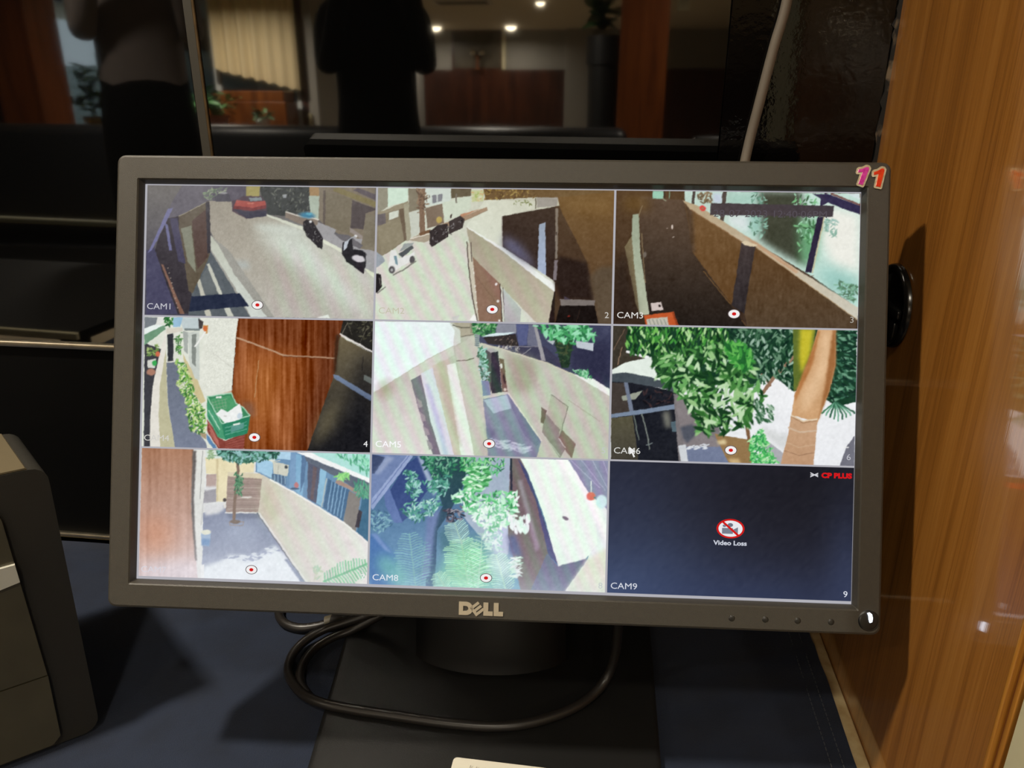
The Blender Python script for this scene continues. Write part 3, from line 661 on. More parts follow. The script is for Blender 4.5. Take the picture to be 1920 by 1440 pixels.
def feed_tree():
    f = Feed((243, 243, 243), (232, 234, 238), 13)
    TOP = [(40,40),(1845,60),(1845,620),(1640,620),(1560,540),(1370,520),(1250,430),(1150,520),(1000,470),(900,640),(760,700),(520,560),(360,400),(330,270),(130,240),(40,300)]
    f.P((62, 56, 46), [(40,40),(190,40),(150,240),(330,290),(330,320),(60,380),(40,380)])
    f.L((120,96,78), 5, [(140,70),(60,220)]).L((150,120,96), 6, [(120,200),(90,330)])
    f.P((26, 62, 42), [(170,40),(1845,60),(1845,600),(1700,640),(1560,540),(1370,520),(1250,420),(1100,470),(700,480),(380,420),(330,270),(150,220)])
    f.P((226, 236, 226), [(40,370),(150,312),(380,262),(380,400),(520,480),(560,530),(330,430),(150,388),(40,402)])
    f.P((28, 30, 38), [(40,440),(200,455),(520,530),(565,1060),(40,1060)])
    f.P((70, 79, 86), [(40,398),(150,384),(330,420),(565,500),(552,545),(420,502),(200,464),(40,452)])
    f.P((84, 72, 62), [(40,460),(140,462),(180,690),(40,690)], al=.7).P((88, 84, 64), [(40,722),(200,702),(245,1040),(40,1040)], (66,62,54))
    f.P((152, 157, 142), [(118,560),(272,520),(222,582),(128,592)])
    f.leaves(40, [(250,500),(500,545),(510,600),(300,640)], 20, [(20,20,26),(60,44,46),(40,36,42)])
    f.P((112, 122, 142), [(138,460),(166,460),(208,682),(180,692)]).P((120, 136, 158), [(40,692),(560,612),(640,625),(560,648),(40,720)])
    f.L((110,120,112), 8, [(210,700),(245,880)]).L((128,136,128), 8, [(268,690),(305,830),(325,950)]).L((120,130,130), 7, [(300,920),(345,905)]).P((120,120,110), [(420,680),(470,670),(480,790),(440,790)], soft=16).P((80,100,110), [(480,750),(520,740),(530,820),(490,820)])
    f.P((120,114,116), [(500,540),(760,600),(860,860),(1060,900),(1080,1065),(540,1065)])
    f.P((132, 124, 126), [(515,555),(690,620),(710,830),(810,870),(910,1060),(605,1060),(522,660)]).P((82, 86, 98), [(550,785),(640,765),(680,830),(600,910),(570,870)], soft=8).P((112, 122, 150), [(590,930),(850,930),(915,1060),(610,1060)])
    f.leaves(30, [(590,925),(760,915),(750,945),(600,950)], 16, [(215,220,226)], (-.5,.2)).P((206, 210, 214), [(535,920),(592,915),(608,1050),(556,1050)])
    f.P((148, 117, 76), [(800,835),(1055,880),(1080,1065),(910,1060)]).P((214, 194, 146), [(818,882),(886,880),(886,915),(830,915)], soft=8).P((200,170,120), [(900,1020),(980,1015),(1000,1060),(930,1060)], soft=8)
    f.P((172, 172, 178), [(1140,850),(1310,980),(1320,1070),(1250,1050),(1130,920)]).P((214,216,216), [(1150,780),(1350,850),(1320,960),(1180,860)], soft=16)
    f.L((128, 92, 64), 26, [(1010,660),(1040,780),(1058,900)]).L((150,116,92), 26, [(1380,275),(1230,430),(1160,530)]).L((146,112,90), 18, [(1150,400),(1212,480)]).L((120,90,72), 12, [(970,330),(968,460)])
    LW = [(52,110,48), (104,168,92), (190,220,176), (22,58,30), (70,132,62), (150,196,130), (34,80,38), (26,64,34)]
    f.leaves(420, [(160,45),(900,45),(900,180),(560,280),(330,280),(140,230)], 26, LW[:1]*2+[(120,190,90),(66,148,58),(24,66,34),(176,216,150),(20,52,28)], (.9, 2.3))
    f.leaves(420, [(880,60),(1380,65),(1375,500),(1250,420),(1100,500),(900,470)], 26, [(30,66,46),(52,96,66),(20,48,36),(100,140,110),(150,180,160)], (.4, 2.6))
    f.leaves(560, [(360,280),(560,220),(900,160),(1060,240),(1120,480),(1180,560),(1120,640),(1060,760),(900,840),(700,830),(670,740),(600,620),(500,500),(350,400)], 44, LW, (-.5, 2.4), .3)
    f.leaves(60, [(1110,600),(1230,640),(1220,750),(1110,740)], 26, [(50,96,62),(90,130,100),(160,190,165)], (.2,1.6))
    f.leaves(170, [(880,180),(1020,180),(1080,280),(1050,360),(940,320)], 40, [(60,150,60),(100,184,84),(34,100,46)], (0,3.1), .3)
    f.leaves(260, [(1060,880),(1150,800),(1180,880),(1270,1060),(1075,1060)], 20, [(70,180,90),(110,210,120),(50,150,80),(180,230,170)], (0,3))
    f.leaves(260, [(1640,70),(1845,75),(1845,560),(1690,600),(1600,560)], 24, [(26,60,46),(60,110,84),(110,160,130),(20,44,36)], (-.4,1.2))
    for i in range(9): f.L([(70,130,96),(110,170,140),(50,100,76)][i%3], 12, [(1690,600),(1600+i*28,640+abs(4-i)*-6+60),(1590+i*30,740-abs(4-i)*14)])
    # palm trunk
    f.P((96, 112, 44), [(1378,62),(1540,64),(1520,300),(1430,480),(1382,530)]).P((198, 186, 44), [(1430,62),(1530,64),(1505,250),(1440,400),(1420,260)], soft=14)
    f.P((206, 160, 114), [(1560,66),(1692,70),(1692,330),(1645,520),(1560,752),(1366,700),(1390,540),(1478,360),(1530,180)])
    f.P((230, 192, 150), [(1590,70),(1660,70),(1650,330),(1560,560),(1440,700),(1440,560),(1560,330)], soft=26, al=.8).P((160,104,58), [(1672,72),(1694,72),(1692,330),(1640,530),(1560,750),(1600,560)], soft=8)
    f.P((180,118,66), [(1530,180),(1560,80),(1575,80),(1520,330),(1430,520),(1390,600),(1392,540)], soft=6)
    f.P((200, 160, 124), [(1364,692),(1460,745),(1558,735),(1525,1085),(1285,1060),(1340,850)], (192,150,116)).L((226,206,176), 10, [(1366,700),(1450,742),(1555,730)]).L((160,120,86), 5, [(1366,712),(1450,756),(1553,742)])
    f.L((206,178,150), 12, [(1345,790),(1430,825),(1545,812)]).L((150,112,84), 5, [(1315,960),(1420,995),(1530,975)]).L((212,180,146), 8, [(1330,900),(1420,935),(1538,915)], .6)
    f.P((112, 112, 124), [(1715,1085),(1770,930),(1830,850),(1830,1090)]).L((235,235,235), 8, [(1740,935),(1785,935)])
    return f.done(sat=.95)

def feed_tree_court():
    f = Feed((224, 226, 222), None, 17)
    WD = [(85,55),(472,66),(456,500),(492,900),(505,1050),(60,1050)]
    f.P((170, 116, 84), WD, (206, 170, 160)).P((214, 130, 84), [(80,560),(300,600),(340,820),(70,900)], soft=90, al=.7).P((222,206,214), [(60,940),(520,900),(520,1060),(60,1060)], soft=60, al=.8)
    f.grain(9, 9, 160, WD)
    f.P((226, 226, 218), [(492,75),(560,75),(552,620),(530,640),(548,1060),(505,1060),(478,560)])
    f.P((92, 84, 80), [(466,80),(496,80),(476,420),(482,640),(500,905),(484,905),(455,500)], soft=4).L((150,150,145), 5, [(542,80),(522,440)]).L((170,170,168), 4, [(548,440),(530,640)])
    f.P((236, 222, 174), [(562,130),(930,125),(925,245),(735,245),(722,465),(642,465),(648,255),(566,255)]).P((206,188,140), [(642,140),(660,140),(655,460),(642,462)], soft=5)
    f.P((178, 152, 142), [(568,258),(642,255),(640,352),(568,372)]).P((150, 146, 152), [(555,375),(642,362),(642,465),(545,475)]).P((214, 226, 214), [(560,68),(700,70),(690,140),(572,136)])
    f.P((222,222,222), [(550,350),(636,345),(640,365),(560,380)], soft=6)
    f.P((116, 124, 150), [(545,545),(720,480),(960,545),(1330,1090),(535,1080)], (136, 148, 176))
    f.P((218, 218, 218), [(545,472),(700,478),(705,520),(660,550),(560,568)], soft=10)
    f.P((232, 240, 243), [(545,945),(680,905),(740,862),(880,870),(960,860),(1080,790),(1180,880),(1330,1090),(535,1085)], soft=14)
    f.P((190,206,226), [(640,640),(900,600),(1000,700),(800,780)], soft=60, al=.35)
    f.leaves(60, [(700,880),(960,850),(1080,790),(1120,820),(900,920)], 22, [(140,150,178),(215,224,232)], (-.4,.4))
    f.P((92,100,122), [(712,540),(960,545),(985,590),(740,590)], soft=8, al=.7)
    f.P((152, 127, 114), [(730,245),(992,255),(958,548),(715,542)]).P((218, 204, 168), [(728,238),(994,252),(986,292),(732,272)])
    for i in range(9): f.L([(186,162,148),(120,98,88),(200,190,170)][i%3], 5, [(728,300+i*27),(986,306+i*26)], .6)
    f.E((225,215,205), 870, 428, 44, 6).L((216,214,208), 10, [(712,545),(958,545)])
    f.E((60,50,46), 706, 450, 14, 14).E((225,220,210), 708, 492, 10, 22)
    # blue building
    f.P((96, 138, 176), [(940,85),(1300,88),(1795,300),(1795,780),(1690,690),(1270,412),(1050,300),(940,235)])
    f.P((156, 202, 230), [(945,120),(1070,110),(1062,285),(950,235)]).P((205,225,228), [(1010,110),(1100,140),(1060,170)])
    f.P((168,208,232), [(1100,88),(1235,88),(1215,150),(1100,140)]).P((110,150,190), [(1200,90),(1240,90),(1235,390),(1190,350)])
    f.P((66, 96, 128), [(1062,250),(1165,270),(1165,345),(1062,300)])
    for i in range(4): f.L((150,190,215), 5, [(1080+i*26,260),(1080+i*26,330)])
    f.P((208, 208, 188), [(1066,160),(1188,188),(1178,272),(1072,250)]).E((60,66,70), 1168, 202, 12, 12).L((150,150,140), 3, [(1110,175),(1105,255)]).L((235,225,190), 6, [(1030,150),(1075,158),(1120,155)])
    f.P((118, 170, 206), [(1240,105),(1320,115),(1290,425),(1238,385)]).P((76, 110, 150), [(1285,110),(1325,120),(1300,320),(1272,400)])
    f.P((76, 80, 100), [(1330,140),(1424,180),(1392,478),(1326,440)]).P((96,80,84), [(1370,200),(1400,210),(1370,450),(1350,440)]).P((132, 184, 214), [(1428,190),(1472,204),(1436,500),(1392,472)])
    f.P((58, 96, 134), [(1480,290),(1645,380),(1592,612),(1446,505)])
    for i in range(5): f.L((120,165,200), 8, [(1510+i*26,310+i*14),(1478+i*24,520+i*16)])
    f.L((176,190,186), 9, [(1470,290),(1434,498)])
    f.P((128, 121, 114), [(1640,380),(1726,420),(1688,690),(1594,620)]).P((50, 98, 130), [(1738,420),(1795,440),(1795,780),(1696,690)]).P((50,44,52), [(1712,520),(1740,540),(1712,660),(1684,650)])
    f.P((84, 94, 110), [(1300,105),(1795,322),(1795,440),(1560,285),(1320,160)]).P((164, 134, 118), [(1545,288),(1752,402),(1742,424),(1538,322)])
    f.P((172, 228, 218), [(1340,88),(1800,98),(1800,300)]).P((244, 246, 244), [(1240,90),(1350,93),(1800,292),(1800,324)])
    f.leaves(70, [(1530,110),(1795,110),(1790,270),(1700,200)], 26, [(110,200,160),(150,230,190),(70,160,120)], (.6,2.2), .18)
    f.leaves(60, [(1660,280),(1790,330),(1780,440),(1700,420)], 26, [(60,140,110),(90,170,130)], (.8,2.2), .2).leaves(30, [(1545,260),(1640,250),(1630,290),(1560,295)], 24, [(120,210,110),(160,230,130)], asp=.25)
    f.E((190,110,110), 1244, 338, 16, 22).E((60,80,110), 1232, 365, 34, 8)
    # compound wall
    f.P((206, 200, 176), [(990,262),(1060,300),(1270,420),(1600,622),(1795,782),(1790,1095),(1325,1090),(958,548)], (232, 230, 224), 'x')
    f.P((196,184,148), [(1000,290),(1090,350),(1120,600),(1060,640),(965,540)], soft=40, al=.6)
    f.L((242, 240, 232), 12, [(1050,298),(1270,418),(1600,622),(1795,780)]).L((84, 90, 98), 8, [(952,548),(1320,1085)]).L((226,224,214), 14, [(966,552),(1336,1085)])
    # tree
    f.L((118, 92, 74), 22, [(800,150),(808,230),(795,330),(780,480),(776,600)]).leaves(60, [(785,250),(852,255),(838,415),(785,405)], 16, [(64,126,80),(90,150,100),(40,90,60)])
    f.leaves(520, [(630,66),(1140,66),(1090,125),(900,168),(830,176),(700,145)], 22, [(28,84,62),(50,112,84),(20,60,48),(100,170,150),(140,190,190)])
    f.leaves(30, [(580,70),(640,70),(630,150),(580,140)], 13, [(120,160,110),(150,180,130)])
    f.L((150,128,112), 5, [(740,615),(850,612),(842,642),(748,636),(740,615)]).E((110,92,78), 785, 612, 42, 16)
    f.P((140, 167, 198), [(528,690),(604,695),(592,795),(532,792)]).E((228,228,202), 566, 690, 38, 18).P((90,130,180), [(535,740),(598,742),(594,792),(535,790)], soft=6)
    f.P((240,240,235), [(528,940),(552,930),(552,1060),(524,1060)]).P((120,134,160), [(1155,895),(1180,890),(1325,1085),(1290,1085)], soft=5)
    f.frond((1450,1060), (1770,930), 16, 90, (120, 206, 150), 11, 1.0, .3, .85).leaves(24, [(1370,950),(1430,960),(1420,1060),(1380,1040)], 18, [(170,200,170),(190,205,170)], asp=.3)
    f.moire(7, 130, .5, [(990,262),(1795,782),(1790,1095),(1325,1090),(958,548)], ph=1)
    f.veil((238, 240, 248), 700, 1080, 800, 300, .5)
    f.veil((222, 228, 240), 900, 600, 1100, 600, .2)
    return f.done(sat=.92)

def feed_garden():
    f = Feed((66, 94, 136), (98, 150, 182), 19)
    f.P((112, 132, 178), [(60,45),(380,45),(330,120),(60,430)]).P((62, 76, 112), [(70,45),(170,70),(90,190),(70,190)]).P((150,165,200), [(90,190),(180,60),(240,70),(120,200)], soft=10)
    f.P((52, 72, 128), [(330,120),(425,55),(500,300),(360,500),(290,562),(196,330)]).P((90, 112, 168), [(196,290),(240,400),(300,560),(240,560),(170,430),(160,330)])
    f.P((150, 167, 208), [(340,48),(380,60),(75,462),(60,440),(70,380)]).L((110,128,178), 8, [(350,55),(72,420)])
    f.P((176,190,214), [(410,60),(440,60),(560,330),(530,360)], soft=6, al=.8)
    f.P((40, 76, 76), [(440,50),(780,50),(770,250),(650,480),(560,620),(540,1080),(470,1080),(500,600),(600,440),(560,300)], (48, 70, 116))
    f.P((106, 124, 172), [(480,510),(580,460),(540,640),(500,960),(430,1000),(470,700)], soft=12)
    f.P((60, 104, 168), [(50,640),(130,680),(250,800),(240,1080),(50,1080)], soft=14).P((110,140,196), [(60,640),(110,650),(220,790),(160,760)], soft=6)
    f.P((164, 180, 200), [(780,60),(1110,65),(1110,640),(1090,800),(960,760),(760,520)])
    f.P((190, 196, 226), [(940,520),(1100,560),(1090,800),(980,800)], soft=20)
    # right
    f.P((118, 104, 104), [(1106,70),(1196,75),(1300,400),(1400,800),(1270,1085),(1190,1085),(1090,650)]).P((168,150,170), [(1160,240),(1190,240),(1330,740),(1300,780)], soft=8, al=.7)
    f.L((46, 52, 66), 16, [(1112,70),(1116,310)]).P((74, 80, 122), [(1160,75),(1235,175),(1480,890),(1392,800),(1300,400)])
    f.P((90,90,140), [(1090,650),(1150,660),(1200,820),(1110,800)], soft=16)
    f.P((104, 106, 134), [(1382,790),(1465,885),(1680,835),(1510,1090),(1250,1085)])
    f.P((232, 240, 236), [(1440,85),(1545,85),(1855,490),(1855,1095),(1510,1085),(1690,830),(1720,650)]).P((228, 226, 206), [(1680,835),(1850,740),(1850,1095),(1512,1085)], soft=14)
    f.P((238, 247, 238), [(1180,72),(1490,85),(1660,330),(1750,560),(1760,720),(1672,832),(1466,884),(1350,480),(1240,190)]).L((180,184,190), 6, [(1466,884),(1672,832)])
    f.P((250,250,248), [(1450,80),(1540,85),(1720,340),(1850,640),(1850,760),(1640,320)], soft=8)
    f.P((144, 146, 176), [(1535,78),(1858,82),(1858,480),(1700,345)])
    for i in range(4): f.L((186,186,214), 4, [(1560+i*80,90),(1780+i*40,300+i*20)])
    f.E((226, 116, 98), 1712, 362, 34, 32).E((206, 238, 238), 1792, 402, 42, 52).L((235,240,235), 7, [(1712,250),(1714,330)])
    f.E((120, 110, 122), 1522, 527, 26, 13, .5).E((90,140,140), 1740,372, 8, 6)
    # plants
    BL = [(70,150,130),(120,190,170),(50,110,100),(160,215,205),(90,170,140)]
    f.leaves(120, [(310,180),(400,170),(440,330),(400,400),(330,330)], 20, BL)
    f.leaves(150, [(280,430),(560,370),(600,440),(540,500),(400,560),(300,480)], 19, BL+[(190,235,215)])
    f.leaves(110, [(60,480),(180,460),(220,580),(120,640),(60,600)], 18, [(90,140,160),(130,180,190),(60,100,130)])
    f.leaves(130, [(440,60),(700,60),(680,230),(560,260),(470,160)], 22, [(50,130,90),(80,160,120),(36,90,80),(120,180,150)])
    f.leaves(100, [(450,260),(660,200),(640,340),(560,380)], 20, BL)
    f.leaves(160, [(720,60),(1060,65),(1060,180),(880,240),(740,170)], 26, [(60,160,90),(100,200,130),(36,110,70),(150,220,150)], (.3,2.8), .2)
    f.leaves(160, [(760,220),(840,110),(930,110),(960,250),(900,330),(780,320)], 24, [(190,245,200),(140,220,150),(90,190,110),(225,250,225),(60,150,80)], (-.4,.4), .35)
    f.leaves(220, [(670,370),(760,310),(980,330),(1170,330),(1150,460),(980,480),(820,500),(700,440)], 26, [(200,248,215),(140,225,160),(90,200,120),(240,252,244),(60,150,90)])
    f.leaves(150, [(800,460),(1000,440),(1150,470),(1120,560),(960,640),(860,560)], 27, [(225,250,235),(245,252,248),(170,235,190),(120,200,150)])
    f.leaves(46, [(1100,530),(1250,515),(1240,640),(1120,620)], 28, [(240,250,246),(220,244,232)], (.8,1.8), .4)
    f.leaves(60, [(900,640),(1060,620),(1040,760),(930,760)], 24, [(215,240,235),(170,215,205),(240,248,248)])
    f.leaves(50, [(620,460),(760,440),(750,540),(630,560)], 18, [(60,56,70),(110,96,110),(40,44,56),(150,140,150)])
    f.L((190,180,180), 5, [(660,480),(700,460),(740,480)])
    f.frond((400,1060), (350,640), 22, 130, (140, 205, 190), 7, .95, .35, .7).P((110,200,170), [(110,800),(240,820),(360,1000),(240,1050),(120,920)], soft=40, al=.7)
    f.frond((430,1060), (470,700), 14, 80, (120,190,185), 6, .9, .4, .5)
    f.P((110, 210, 150), [(560,960),(700,720),(900,700),(1000,1000),(1000,1085),(540,1085)], soft=60, al=.85)
    f.P((40, 90, 90), [(560,620),(640,590),(700,760),(600,800)], soft=24, al=.5)
    f.frond((800,1085), (740,690), 26, 170, (172, 240, 184), 8, .95, .42, .95)
    f.frond((745,720), (690,560), 12, 120, (180, 225, 200), 7, .8, .5, .9)
    f.frond((840,1085), (800,760), 16, 140, (140, 232, 160), 8, .95, .3, .8)
    f.frond((860,1085), (900,640), 16, 110, (205, 250, 220), 7, .9, .4, .6)
    f.frond((1080,1085), (1000,800), 18, 120, (190, 248, 210), 8, .9, .5, .85).P((235,250,245), [(940,780),(1100,800),(1160,880),(1080,1000),(960,900)], soft=40, al=.6)
    f.frond((640,1085), (560,940), 12, 80, (180, 240, 190), 7, .8, .5, .9)
    f.leaves(60, [(1110,820),(1190,820),(1180,960),(1120,980)], 24, [(235,248,240),(200,235,215)], (-.5,.5), .2)
    f.moire(9, 105, .38, [(1100,60),(1850,60),(1850,1095),(1100,1095)], ph=.2)
    f.veil((120, 160, 225), 250, 800, 420, 420, .18)
    f.veil((215, 235, 255), 900, 1150, 1100, 160, .4)
    f.veil((226, 242, 250), 1000, 1000, 900, 400, .22)
    return f.done(sat=.9)

def feed_lost():
    f = Feed((36, 36, 46), None, 23)
    f.veil((84, 104, 146), 40, 1120, 700, 620, .85).veil((56, 66, 98), 1000, 1130, 1100, 330, .75).veil((50, 56, 78), 120, 400, 420, 600, .5).veil((26,25,30), 1500, 200, 600, 400, .6)
    f.veil((62, 72, 104), 1780, 900, 170, 500, .5)
    return f.done(1, .12)
# ================================================================ materials
M_BLACKGLASS = mat('black_glass', (4, 4, 4), rough=.03, spec=.5, ior=1.9)
M_BLACKLAM = mat('black_laminate', (6, 5, 5), rough=.05, ior=1.4, bump=.10, bscale=160)
M_BLACKBOARD = mat('black_board', (3, 3, 3), rough=.6, spec=.1)
M_BRONZE = mat('bronze_edge', (74, 58, 36), rough=.45, metal=.6, var=.4, vscale=90)
M_ALU = mat('aluminium_rail', (190, 180, 160), rough=.32, metal=1.0, var=.15, vscale=60)
M_CHIP = mat('chipped_edge', (9, 8, 7), rough=.6, col2=(110, 94, 74), vscale=110, stretch=(1, 1, .5))
_e = M_CHIP.node_tree.nodes['Color Ramp'].color_ramp.elements; _e[0].position = .56; _e[1].position = .68
M_WOOD = wood('lacquered_teak_veneer', [(132, 82, 30), (162, 105, 42), (178, 122, 56)], grain=(1, 62, 1.7), coat=1.0, coat_rough=.05, coat_ior=2.25, bump=.12)
M_WOODLT = wood('lacquered_teak_bead', [(140, 84, 26), (176, 118, 44), (196, 142, 66)], grain=(30, 60, 3), seed=3)
M_WOODDK = wood('dark_teak', [(70, 36, 14), (104, 56, 22), (126, 72, 30)], grain=(16, 16, 1.2), coat=.3, coat_rough=.2, seed=7)
M_CREAM = mat('cream_paint', (206, 196, 160), rough=.6, var=.12, vscale=14)
M_LAMINATE = mat('cream_laminate', (204, 186, 144), rough=.5, col2=(166, 138, 92), vscale=55)
M_CLOTH = mat('navy_cloth', (22, 31, 49), rough=.8, spec=.25, var=.22, vscale=26, bump=.5, bscale=1400, sheen=.12)
M_THREAD = mat('grey_thread', (70, 72, 78), rough=.9)
M_BEZEL = mat('charcoal_plastic', (56, 53, 47), rough=.42, spec=.45, bump=.22, bscale=2600, var=.06, vscale=400)
M_BEZEL_IN = mat('charcoal_plastic_lip', (54, 52, 48), rough=.35, spec=.5)
M_STAND = mat('black_stand_plastic', (20, 20, 20), rough=.45, bump=.15, bscale=2000)
M_STANDG = mat('black_column_plastic', (8, 8, 9), rough=.4)
M_CABLE = mat('black_cable', (30, 27, 25), rough=.38, spec=.5)
M_GREYCABLE = mat('grey_cable', (104, 96, 86), rough=.5)
M_SILVER = mat('silver_logo', (176, 166, 146), rough=.35, metal=.3)
M_BUTTON = mat('button_plastic', (30, 29, 27), rough=.3)
M_LED = mat('led_white', (255, 255, 255), emit=(214, 232, 255), estr=3.0)
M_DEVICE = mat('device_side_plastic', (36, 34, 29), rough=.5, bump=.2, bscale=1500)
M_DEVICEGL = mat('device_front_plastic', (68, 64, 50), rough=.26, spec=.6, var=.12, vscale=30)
M_DEVICELIT = mat('device_plastic_lit_top', (92, 82, 62), rough=.45)  # tan of the top under the lamp, light put into the colour
M_CHROME = mat('chrome_strip', (226, 224, 210), rough=.3, metal=.45)
M_CARD = mat('white_card', (206, 202, 188), rough=.6)
M_INK = mat('grey_ink', (140, 136, 126), rough=.8)
M_FOIL = mat('silver_foil', (236, 232, 214), rough=.22, metal=.55, col2=(196, 186, 150), vscale=420)
M_MAGENTA = mat('magenta_foil', (190, 34, 150), rough=.25, metal=.35, col2=(232, 84, 190), vscale=500)
M_RED = mat('red_foil', (214, 44, 22), rough=.25, metal=.35, col2=(236, 82, 30), vscale=400)

# ================================================================ the room shell
def struct(name, bm, m, parent=None, smooth=False):
    o = mesh_obj(name, bm, m, parent, smooth)
    if parent is None: o['kind'] = 'structure'
    return o

wall_back = struct('wall_back', nbox((-7.6, WALL_Y+.012, FLOOR), (3.4, WALL_Y+.10, CEIL)), M_BLACKBOARD)
tag(wall_back, 'black glass clad wall behind the monitor')
GZ = .2325
for x0, x1, m in ((-1.62, -.3682, M_BLACKGLASS), (-.3575, .0838, M_BLACKGLASS)):
    struct('glass_panel', nbox((x0, WALL_Y, GZ), (x1, WALL_Y+.010, CEIL-.002), .0006, 1), m, wall_back)
struct('glass_panel', nbox((.0843, WALL_Y+.0004, GZ), (.2062, WALL_Y+.010, CEIL-.002), .0004, 1), M_BLACKLAM, wall_back)
struct('glass_panel', nbox((-2.9, WALL_Y, GZ), (-1.624, WALL_Y+.010, CEIL-.002), .0006, 1), M_BLACKGLASS, wall_back)
tag(struct('joint_strip', nbox((-.3602, WALL_Y-.0012, GZ), (-.3576, WALL_Y+.008, CEIL-.002), .0005, 1), M_BRONZE, wall_back), 'thin bronze joint strip')
tag(struct('joint_edge', nbox((-.3680, WALL_Y-.0004, GZ), (-.3604, WALL_Y+.008, CEIL-.002)), mat('olive_edge_band', (44, 41, 34), rough=.5), wall_back), 'dull olive edge band')
struct('lower_panel', nbox((-2.9, WALL_Y+.002, .0), (.2062, WALL_Y+.011, .2270), .0006, 1), M_BLACKBOARD, wall_back)
tag(struct('metal_rail', nbox((-2.9, WALL_Y-.004, .2262), (.2062, WALL_Y+.006, .2325), .0015, 2), M_ALU, wall_back, True), 'brushed metal rail')
tag(struct('metal_rail', nbox((-2.9, WALL_Y-.003, .0035), (.2062, WALL_Y+.004, .0085), .0012, 2), M_ALU, wall_back, True), 'brushed metal rail along the desk')
def chip_edge():
    bm = bmesh.new(); rng = random.Random(4); z = GZ; prev = None
    while z < CEIL:
        w = .0015+rng.random()**3*.0028
        row = [bm.verts.new((.2098, WALL_Y-.0008, z)), bm.verts.new((.2086-w, WALL_Y-.0008, z))]
        if prev: bm.faces.new((prev[0], row[0], row[1], prev[1]))
        prev = row; z += .002+rng.random()*.008
    r = bmesh.ops.extrude_face_region(bm, geom=list(bm.faces))
    for v in r['geom']:
        if isinstance(v, bmesh.types.BMVert): v.co.y += .011
    bmesh.ops.recalc_face_normals(bm, faces=bm.faces)
    return bm
tag(struct('panel_edge', chip_edge(), M_CHIP, wall_back), 'chipped and worn panel edge')

wall_right = struct('wall_right', nbox((PANEL_X, .3425, FLOOR), (PANEL_X+.03, WALL_Y+.10, CEIL)), M_WOOD)
tag(wall_right, 'lacquered teak veneer side panel')
struct('moulding', nbox((PANEL_X-.0016, .3385, FLOOR), (PANEL_X+.02, .3425, CEIL), .0011, 2), M_WOODLT, wall_right, True)
struct('moulding_groove', nbox((PANEL_X+.0015, .3345, FLOOR), (PANEL_X+.02, .3385, CEIL)), M_WOODDK, wall_right)
struct('moulding', nbox((PANEL_X-.0008, .3302, FLOOR), (PANEL_X+.02, .3345, CEIL), .0010, 2), M_WOODLT, wall_right, True)
struct('moulding_gap', nbox((PANEL_X+.004, .3255, FLOOR), (PANEL_X+.02, .3302, CEIL)), M_BLACKBOARD, wall_right)
struct('side_board', nbox((PANEL_X-.002, .18, FLOOR), (PANEL_X+.03, .3252, CEIL), .0012, 2), M_CREAM, wall_right, True)

M_FLOOR = mat('stone_floor', (170, 155, 130), rough=.25, var=.2, vscale=3)
M_CEIL = mat('white_ceiling', (226, 212, 184), rough=.8)
M_WALL = mat('grey_plaster', (150, 146, 138), rough=.8, var=.06, vscale=2)
M_WAINSCOT = wood('wainscot_teak', [(46, 20, 12), (66, 32, 18), (84, 44, 24)], grain=(9, 9, 1), coat=.2, coat_rough=.3, seed=2)
floor = struct('floor', nbox((-7.6, -11.8, FLOOR-.1), (3.4, WALL_Y+.1, FLOOR)), M_FLOOR)
ceiling = struct('ceiling', nbox((-7.6, -11.8, CEIL), (3.4, WALL_Y+.1, CEIL+.1)), M_CEIL)
wall_front = struct('wall_front', nbox((-3.12, -11.8, FLOOR), (3.4, -11.7, CEIL)), M_WALL)
struct('wainscot', nbox((-3.12, -11.7, FLOOR), (3.4, -11.66, .875), .004, 1), M_WAINSCOT, wall_front)
struct('trim_cream', nbox((-1.845, -11.7, .88), (-1.79, -11.64, CEIL)), M_CREAM, wall_front)
struct('column', nbox((-.84, -11.7, FLOOR), (-.42, -11.5, CEIL), .006, 1), M_WALL, wall_front)
wall_side = struct('wall_side', nbox((-3.22, -11.8, FLOOR), (-3.12, -6.9, CEIL)), M_WALL)
wall_east = struct('wall_east', nbox((3.3, -11.8, FLOOR), (3.4, WALL_Y+.1, CEIL)), M_WAINSCOT)
wall_left = struct('wall_left', nbox((-7.6, -6.9, FLOOR), (-7.5, WALL_Y+.1, CEIL)), M_WAINSCOT)
# window wall, its opening filled with frames and panes
bm = bmesh.new()
box(bm, (-7.6, -7.0, FLOOR), (-6.15, -6.9, CEIL)); box(bm, (-6.15, -7.0, FLOOR), (-3.22, -6.9, .06)); box(bm, (-6.15, -7.0, 1.40), (-3.22, -6.9, CEIL)); box(bm, (-3.30, -7.0, .06), (-3.22, -6.9, 1.40))
wall_window = struct('wall_window', bm, M_WAINSCOT)
M_WHITEFRAME = mat('white_window_frame', (220, 224, 222), rough=.4)
M_PANE = mat('clear_pane', (235, 240, 240), rough=.0, trans=1.0, ior=1.05)
win = struct('window_1', nbox((-6.15, -6.99, .06), (-3.30, -6.93, .10)), M_WHITEFRAME)
for x in (-6.15, -6.07, -5.2, -4.25, -3.36): struct('window_frame', nbox((x, -6.98, .10), (x+.06, -6.93, 1.40), .004, 1), M_WHITEFRAME, win)
for x0, x1 in ((-6.09, -6.07), (-6.01, -5.2), (-5.14, -4.25), (-4.19, -3.36)): struct('pane', nbox((x0, -6.957, .10), (x1, -6.953, 1.40)), M_PANE, win)

